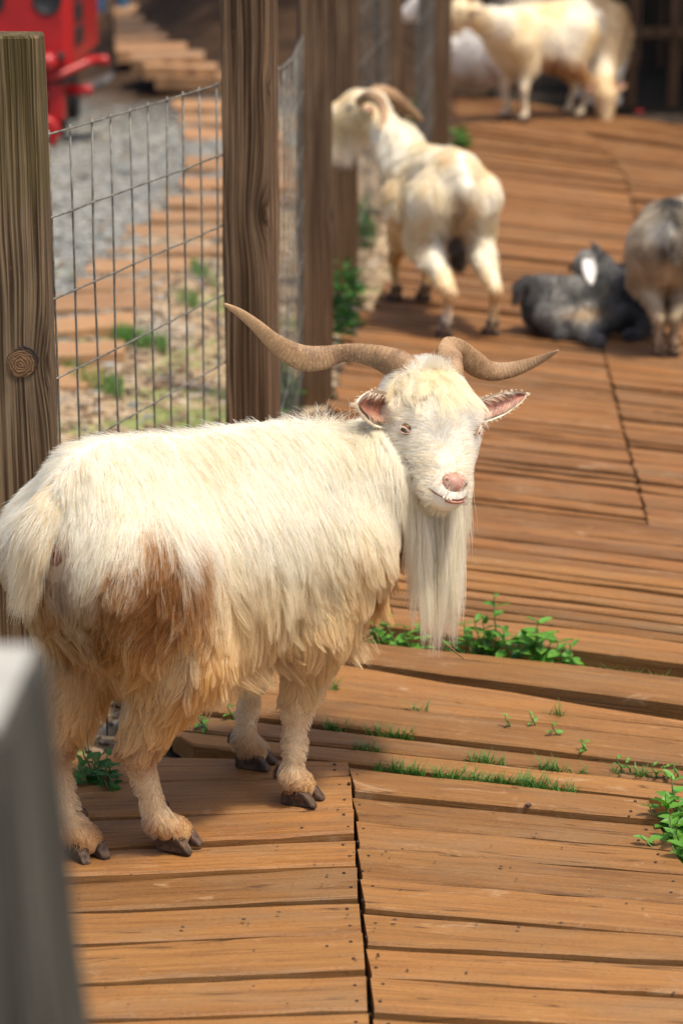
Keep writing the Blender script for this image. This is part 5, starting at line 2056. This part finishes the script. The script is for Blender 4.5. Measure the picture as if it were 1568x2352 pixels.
mb_ = Body(man_prims(), .022)
mesh_obj('body', mb_.v, mb_.f, M['skin'], vis, True)


def shell(name, zlo, zhi, grow_, mat, arm=None):
    keep = [f for f in mb_.f if all(zlo <= mb_.v[i][2] <= zhi and (arm is None or (abs(mb_.v[i][0]) < arm or mb_.v[i][2] > 1.15)) for i in f)]
    ids = sorted({i for f in keep for i in f}); mp = {i: k for k, i in enumerate(ids)}
    v = mb_.v[ids]; v = v + mb_.nrm(v) * grow_
    mesh_obj(name, v, [tuple(mp[i] for i in f) for f in keep], mat, vis, True)


shell('jeans', .085, 1.0, .022, M['jeans'], .20)
shell('shirt', .97, 1.44, .02, M['shirt'], .21)
shell('shoes', -1, .075, .008, M['sandal'])
shell('hair', 1.66, 2.0, .012, M['hairdark'])
for sg in (1, -1):
    MB().lathe((sg * .03, -.083, 1.65), (0, -1, 0), [(0, .012), (.006, .010), (.009, .002)], 10).build('eye', M['pupil'], vis, True)

# ------------------------------------------------------------------ plants
def leaf_data(name, mat, ln=1.0, wd=.62, serr=.05):
    n = 7
    vs, fs = [], []
    for i in range(n + 1):
        t = i / n
        w = wd / 2 * math.sin(math.pi * min(1, t * .93 + .05)) ** .8 * (1 - .25 * t) if 0 < i < n else (.02 if i == 0 else .004)
        w *= 1 + (serr if i % 2 else -serr)
        droop = -.28 * t * t
        vs += [(t * ln, -w, droop + .10 * w), (t * ln, -w * .5, droop - .03), (t * ln, 0, droop - .05), (t * ln, w * .5, droop - .03), (t * ln, w, droop + .10 * w)]
    for i in range(n):
        for k in range(4):
            fs.append((i * 5 + k, i * 5 + 5 + k, i * 5 + 6 + k, i * 5 + 1 + k))
    me = bpy.data.meshes.new(name)
    me.from_pydata(vs, [], fs)
    me.polygons.foreach_set('use_smooth', [True] * len(me.polygons))
    me.materials.append(mat)
    return me


LEAF = leaf_data('leaf_blade', M['leaf'])
LEAFD = leaf_data('leaf_blade_dark', M['leaf_dark'], 1.0, .7)


def weed(pos, height, pairs, size, label, group, lean=(0, 0), mesh=None, spread=1.0):
    root = empty('weed', tuple(pos))
    tag(root, label, 'plant', group)
    ns = 1 if size < .025 else 3
    for k_ in range(ns):
        hh = height * (1 if k_ == 0 else .45 + .35 * rng.random())
        ln = (lean[0], lean[1]) if k_ == 0 else (rng.normal(0, .022), rng.normal(0, .014))
        top = A3(ln[0], ln[1], hh)
        pts = [top * t + A3(.006 * math.sin(5 * t), .004 * math.cos(4 * t), 0) for t in np.linspace(0, 1, 5)]
        MB().tube(pts, [.0022, .002, .0018, .0014, .001], 5).build('stem', M['stem'], root)
        a0 = rng.random() * 6.28
        pr = pairs if k_ == 0 else max(2, pairs - 2)
        for i in range(pr):
            t = (i + .6) / pr
            sz = size * (1.05 - .45 * t) * (.75 + .5 * rng.random()) if i < pr - 1 else size * .55
            for k in range(2):
                ang = a0 + i * 1.57 + k * math.pi + rng.normal(0, .25)
                pit = -.15 + .75 * t + rng.normal(0, .25)
                o = bpy.data.objects.new('leaf', mesh or LEAF)
                COL.objects.link(o)
                o.parent = root
                o.location = tuple(top * t)
                o.rotation_euler = (rng.normal(0, .25), -pit, ang)
                o.scale = (sz * spread, sz * spread, sz)
    return root


WG = 'green weeds in the wide gap between the boards'
zg = -.05
gapL = lambda x: 1447 + (x - 795) * .1335       # middle of the plant gap in pixels
WL = {1128: 'tallest upright weed in the wide gap right of the beard', 1215: 'weed with the broadest pale leaves in the wide gap right of the beard', 1062: 'small weed in the wide gap touching the tip of the beard', 1312: 'last low weed in the wide gap before the bare end'}
for (x, hgt, prs, sz, dy) in ((1062, .06, 4, .034, 2), (1085, .05, 3, .034, 5), (1128, .125, 7, .034, -3), (1108, .075, 4, .036, 3), (1160, .06, 4, .038, 6), (1215, .085, 5, .052, 4), (1195, .05, 3, .044, 9), (1248, .055, 4, .040, 3), (1288, .05, 4, .042, 5), (1312, .045, 3, .036, 3)):
    p = G(x, gapL(x) + dy); p[2] = zg
    weed(p, hgt + .045, prs + 1, sz * 1.25, WL.get(x, 'bright green broad-leaved weed sprouting from the wide gap right of the beard'), WG, (rng.normal(0, .012), rng.normal(0, .01)))
for (x, hgt) in ((802, .03), (825, .035), (850, .03), (878, .045), (905, .05), (930, .04), (955, .035)):
    p = G(x, gapL(x) + rng.uniform(-4, 8)); p[2] = zg
    weed(p, hgt + .045, 6, .036, 'low green weed in the wide gap left of the beard', WG, (rng.normal(0, .012), rng.normal(0, .01)))
for (x, y, hgt, sz) in ((1522, 1868, .055, .048), (1548, 1850, .075, .05), (1565, 1885, .06, .05), (1540, 1910, .05, .046), (1562, 1935, .055, .046), (1585, 1960, .05, .046), (1600, 1880, .07, .05)):
    weed(G(x, y + 12) + A3(0, 0, zg), hgt + .04, 5, sz, 'broad-leaved weed growing past the cut end of the near boards', 'weeds at the end of the near boards', (rng.normal(0, .01), 0))
for (x, y, hgt, sz, n) in ((785, 770, .17, .05, 7), (800, 735, .20, .055, 8), (812, 690, .16, .05, 7), (775, 720, .22, .055, 8), (795, 790, .10, .045, 5), (820, 668, .12, .045, 6)):
    weed(G(x, y, -.06), hgt, n, sz, 'leafy green weed at the deck edge beside the brown fence post', 'weeds along the fence', (rng.normal(0, .02), 0), LEAFD)
for (x, y, hgt, sz, n) in ((652, 915, .14, .05, 6), (668, 905, .10, .045, 5), (648, 880, .17, .05, 6), (672, 935, .08, .045, 5)):
    weed(G(x, y, -.08), hgt, n, sz, 'small green weed at the foot of the thick knotted post', 'weeds along the fence', (rng.normal(0, .02), 0), LEAFD)
for (x, y, hgt) in ((1050, 352, .13), (1062, 348, .14), (1070, 356, .10)):
    weed(G(x, y, -.03), hgt, 6, .07, 'green weed at the foot of the far fence post', 'weeds along the fence', (rng.normal(0, .02), 0), LEAFD)
for (x, y, hgt) in ((965, 325, .3), (950, 320, .34), (975, 312, .26)):
    weed(G(x, y, -.08), hgt, 8, .08, 'tall green weed behind the wire beside the far fence post', 'weeds along the fence', (rng.normal(0, .03), 0), LEAFD)
for (x, y, hgt) in ((835, 560, .16), (845, 540, .18), (828, 530, .15)):
    weed(G(x, y, -.08), hgt, 7, .055, 'green weed beside the chest of the goat seen from behind', 'weeds along the fence', (rng.normal(0, .02), 0), LEAFD)
for (x, y) in ((208, 1800), (225, 1822), (245, 1812), (255, 1838), (195, 1830)):
    weed(G(x, y, -.02), .07, 4, .034, 'dark green weed poking up between the hind legs of the long-haired goat', 'weeds under the goat', (rng.normal(0, .01), 0), LEAFD)
for (x, y) in ((1222, 1668), (1165, 1672), (1272, 1692), (1340, 1730), (1420, 1770), (1440, 1775), (1500, 1785), (1528, 1788), (1550, 1786), (530, 1650), (470, 1680), (462, 1672)):
    weed(G(x, y) + A3(0, 0, -.012), .04, 3, .02, 'tiny seedling sprouting from a narrow joint between boards', 'seedlings in the joints')


def blades(name, pts, hmin, hmax, label):
    n = len(pts)
    ang = rng.random(n) * 6.28
    hh = hmin + (hmax - hmin) * rng.random(n) ** 1.5
    w = .0011 + .0008 * rng.random(n)
    bend = hh * (.3 + .7 * rng.random(n))
    d = np.stack([np.cos(ang), np.sin(ang), 0 * ang], 1); sd = np.stack([-np.sin(ang), np.cos(ang), 0 * ang], 1)
    V, F = [], []
    lv = [(0, 0, 1), (.35, .1, .9), (.7, .42, .6), (.95, 1.0, .08)]
    for (t, b_, ws) in lv:
        c = pts + d * (bend * b_)[:, None] + np.stack([0 * hh, 0 * hh, hh * t], 1)
        V += [c - sd * (w * ws)[:, None], c + sd * (w * ws)[:, None]]
    V = np.stack(V, 1).reshape(-1, 3)
    q = np.array([(0, 1, 3, 2), (2, 3, 5, 4), (4, 5, 7, 6)])
    F = (q[None] + (np.arange(n) * 8)[:, None, None]).reshape(-1, 4)
    o = mesh_obj(name, V, F, M['grass'])
    tag(o, label, 'grass', kind='stuff')
    return o


gp = []
def gl(x0, y0, x1, y1, n, jit=3.0, z=-.015):
    cen = rng.random(max(2, n // 22))
    for i in range(n):
        t = float(np.clip(cen[rng.integers(0, len(cen))] + rng.normal(0, 9.0 / max(20, abs(x1 - x0))), 0, 1))
        gp.append(G(x0 + (x1 - x0) * t, y0 + (y1 - y0) * t + rng.uniform(-jit, jit), 0 if z > -.07 else z) + A3(0, 0, z if z > -.07 else 0))
gl(855, 1760, 1010, 1780, 260); gl(1000, 1780, 1210, 1802, 420, 5); gl(1190, 1798, 1320, 1816, 230, 6)
gl(1060, 1742, 1170, 1756, 130, 2); gl(1230, 1762, 1350, 1776, 170, 2); gl(815, 1718, 890, 1726, 120, 2)
gl(845, 1680, 945, 1692, 160, 2); gl(750, 1670, 812, 1678, 80, 2); gl(735, 1574, 770, 1580, 70, 2); gl(925, 1624, 980, 1632, 30, 1.5); gl(1255, 1636, 1290, 1640, 40, 1.5)
gl(1385, 1522, 1460, 1536, 110, 4, -.04); gl(1500, 1540, 1560, 1548, 60, 4, -.04); gl(1410, 1775, 1568, 1790, 130, 3)
gl(190, 1760, 260, 1850, 130, 18, -.03); gl(0, 1330, 20, 1480, 120, 12, -.25)
blades('grass', np.array(gp), .008, .04, 'short green grass growing in the joints between the boards')
gp = []
gl(440, 620, 500, 660, 700, 16, -.085); gl(260, 770, 380, 800, 900, 16, -.085); gl(140, 850, 280, 900, 700, 22, -.09); gl(390, 680, 450, 700, 300, 14, -.085); gl(640, 860, 690, 900, 200, 16, -.085)
blades('grass', np.array(gp), .015, .05, 'patchy green grass on the ground behind the wire mesh')
# droppings, bark chips and grit on the boards
dp = []
for (x, y, r) in ((1212, 1848, .007), (1288, 2120, .004), (868, 2192, .004), (905, 2112, .004), (560, 2112, .0045), (420, 2130, .004), (1150, 1990, .003), (640, 2095, .003), (1190, 2130, .003)):
    dp.append((*G(x, y, .006), r))
for i in range(150):
    p = G(rng.uniform(160, 1560), rng.uniform(1830, 2350), .004)
    dp.append((*p, .0008 + .0018 * rng.random() ** 2))
dp = np.array(dp)
deb = pebbles('litter', dp[:, :3], dp[:, 3], np.tile(A3(.035, .016, .009), (len(dp), 1)))
tag(deb, 'dark crumbs of soil and droppings scattered on the near boards', 'litter', kind='stuff')

# ------------------------------------------------------------------ tree added on the far bank to cast shade, its crown above the view
tz = float(terr(.3, 19.6))
shade_tree = empty('shade_tree', (.3, 19.6, tz))
tag(shade_tree, 'trunk and unseen crown added to cast shade on the brown bank behind the wire fence', 'shade_tree')
tk = MB().tube([(0, 0, -.2), (.03, 0, .6), (-.02, .05, 1.6), (.05, 0, 2.8), (0, 0, 4.2)], [.16, .12, .10, .08, .03], 10)
for k in range(9):
    a_ = k * 2.4; z_ = 1.7 + .25 * k; r_ = 1.7 - .1 * k
    tk.tube([(0, 0, z_), (r_ * .4 * math.cos(a_), r_ * .4 * math.sin(a_), z_ + .3), (r_ * math.cos(a_), r_ * math.sin(a_), z_ + .55)], [.05, .03, .01], 6)
tk.build('trunk', M['shed'], shade_tree, True)
N = 9000
dd_ = unit(rng.normal(size=(N, 3))) * (rng.random((N, 1)) ** .4) * A3(2.3, 2.1, 1.25)
dd_ = dd_ + A3(0, 0, 3.3) + .25 * np.stack([vnoise(dd_, 3, 1), vnoise(dd_, 3, 2), vnoise(dd_, 3, 3)], 1)
dd_ = dd_[vnoise(dd_, 4.5, 9) > -.45]
N = len(dd_)
u_ = unit(rng.normal(size=(N, 3))) * .075; w_ = unit(np.cross(u_, rng.normal(size=(N, 3)))) * .035
V_ = np.stack([dd_ - u_, dd_ + w_, dd_ + u_, dd_ - w_], 1).reshape(-1, 3)
F_ = np.arange(N * 4).reshape(-1, 4)
cr_ = mesh_obj('crown', V_, F_, M['leaf_dark'], shade_tree)
cr_['kind'] = 'stuff'
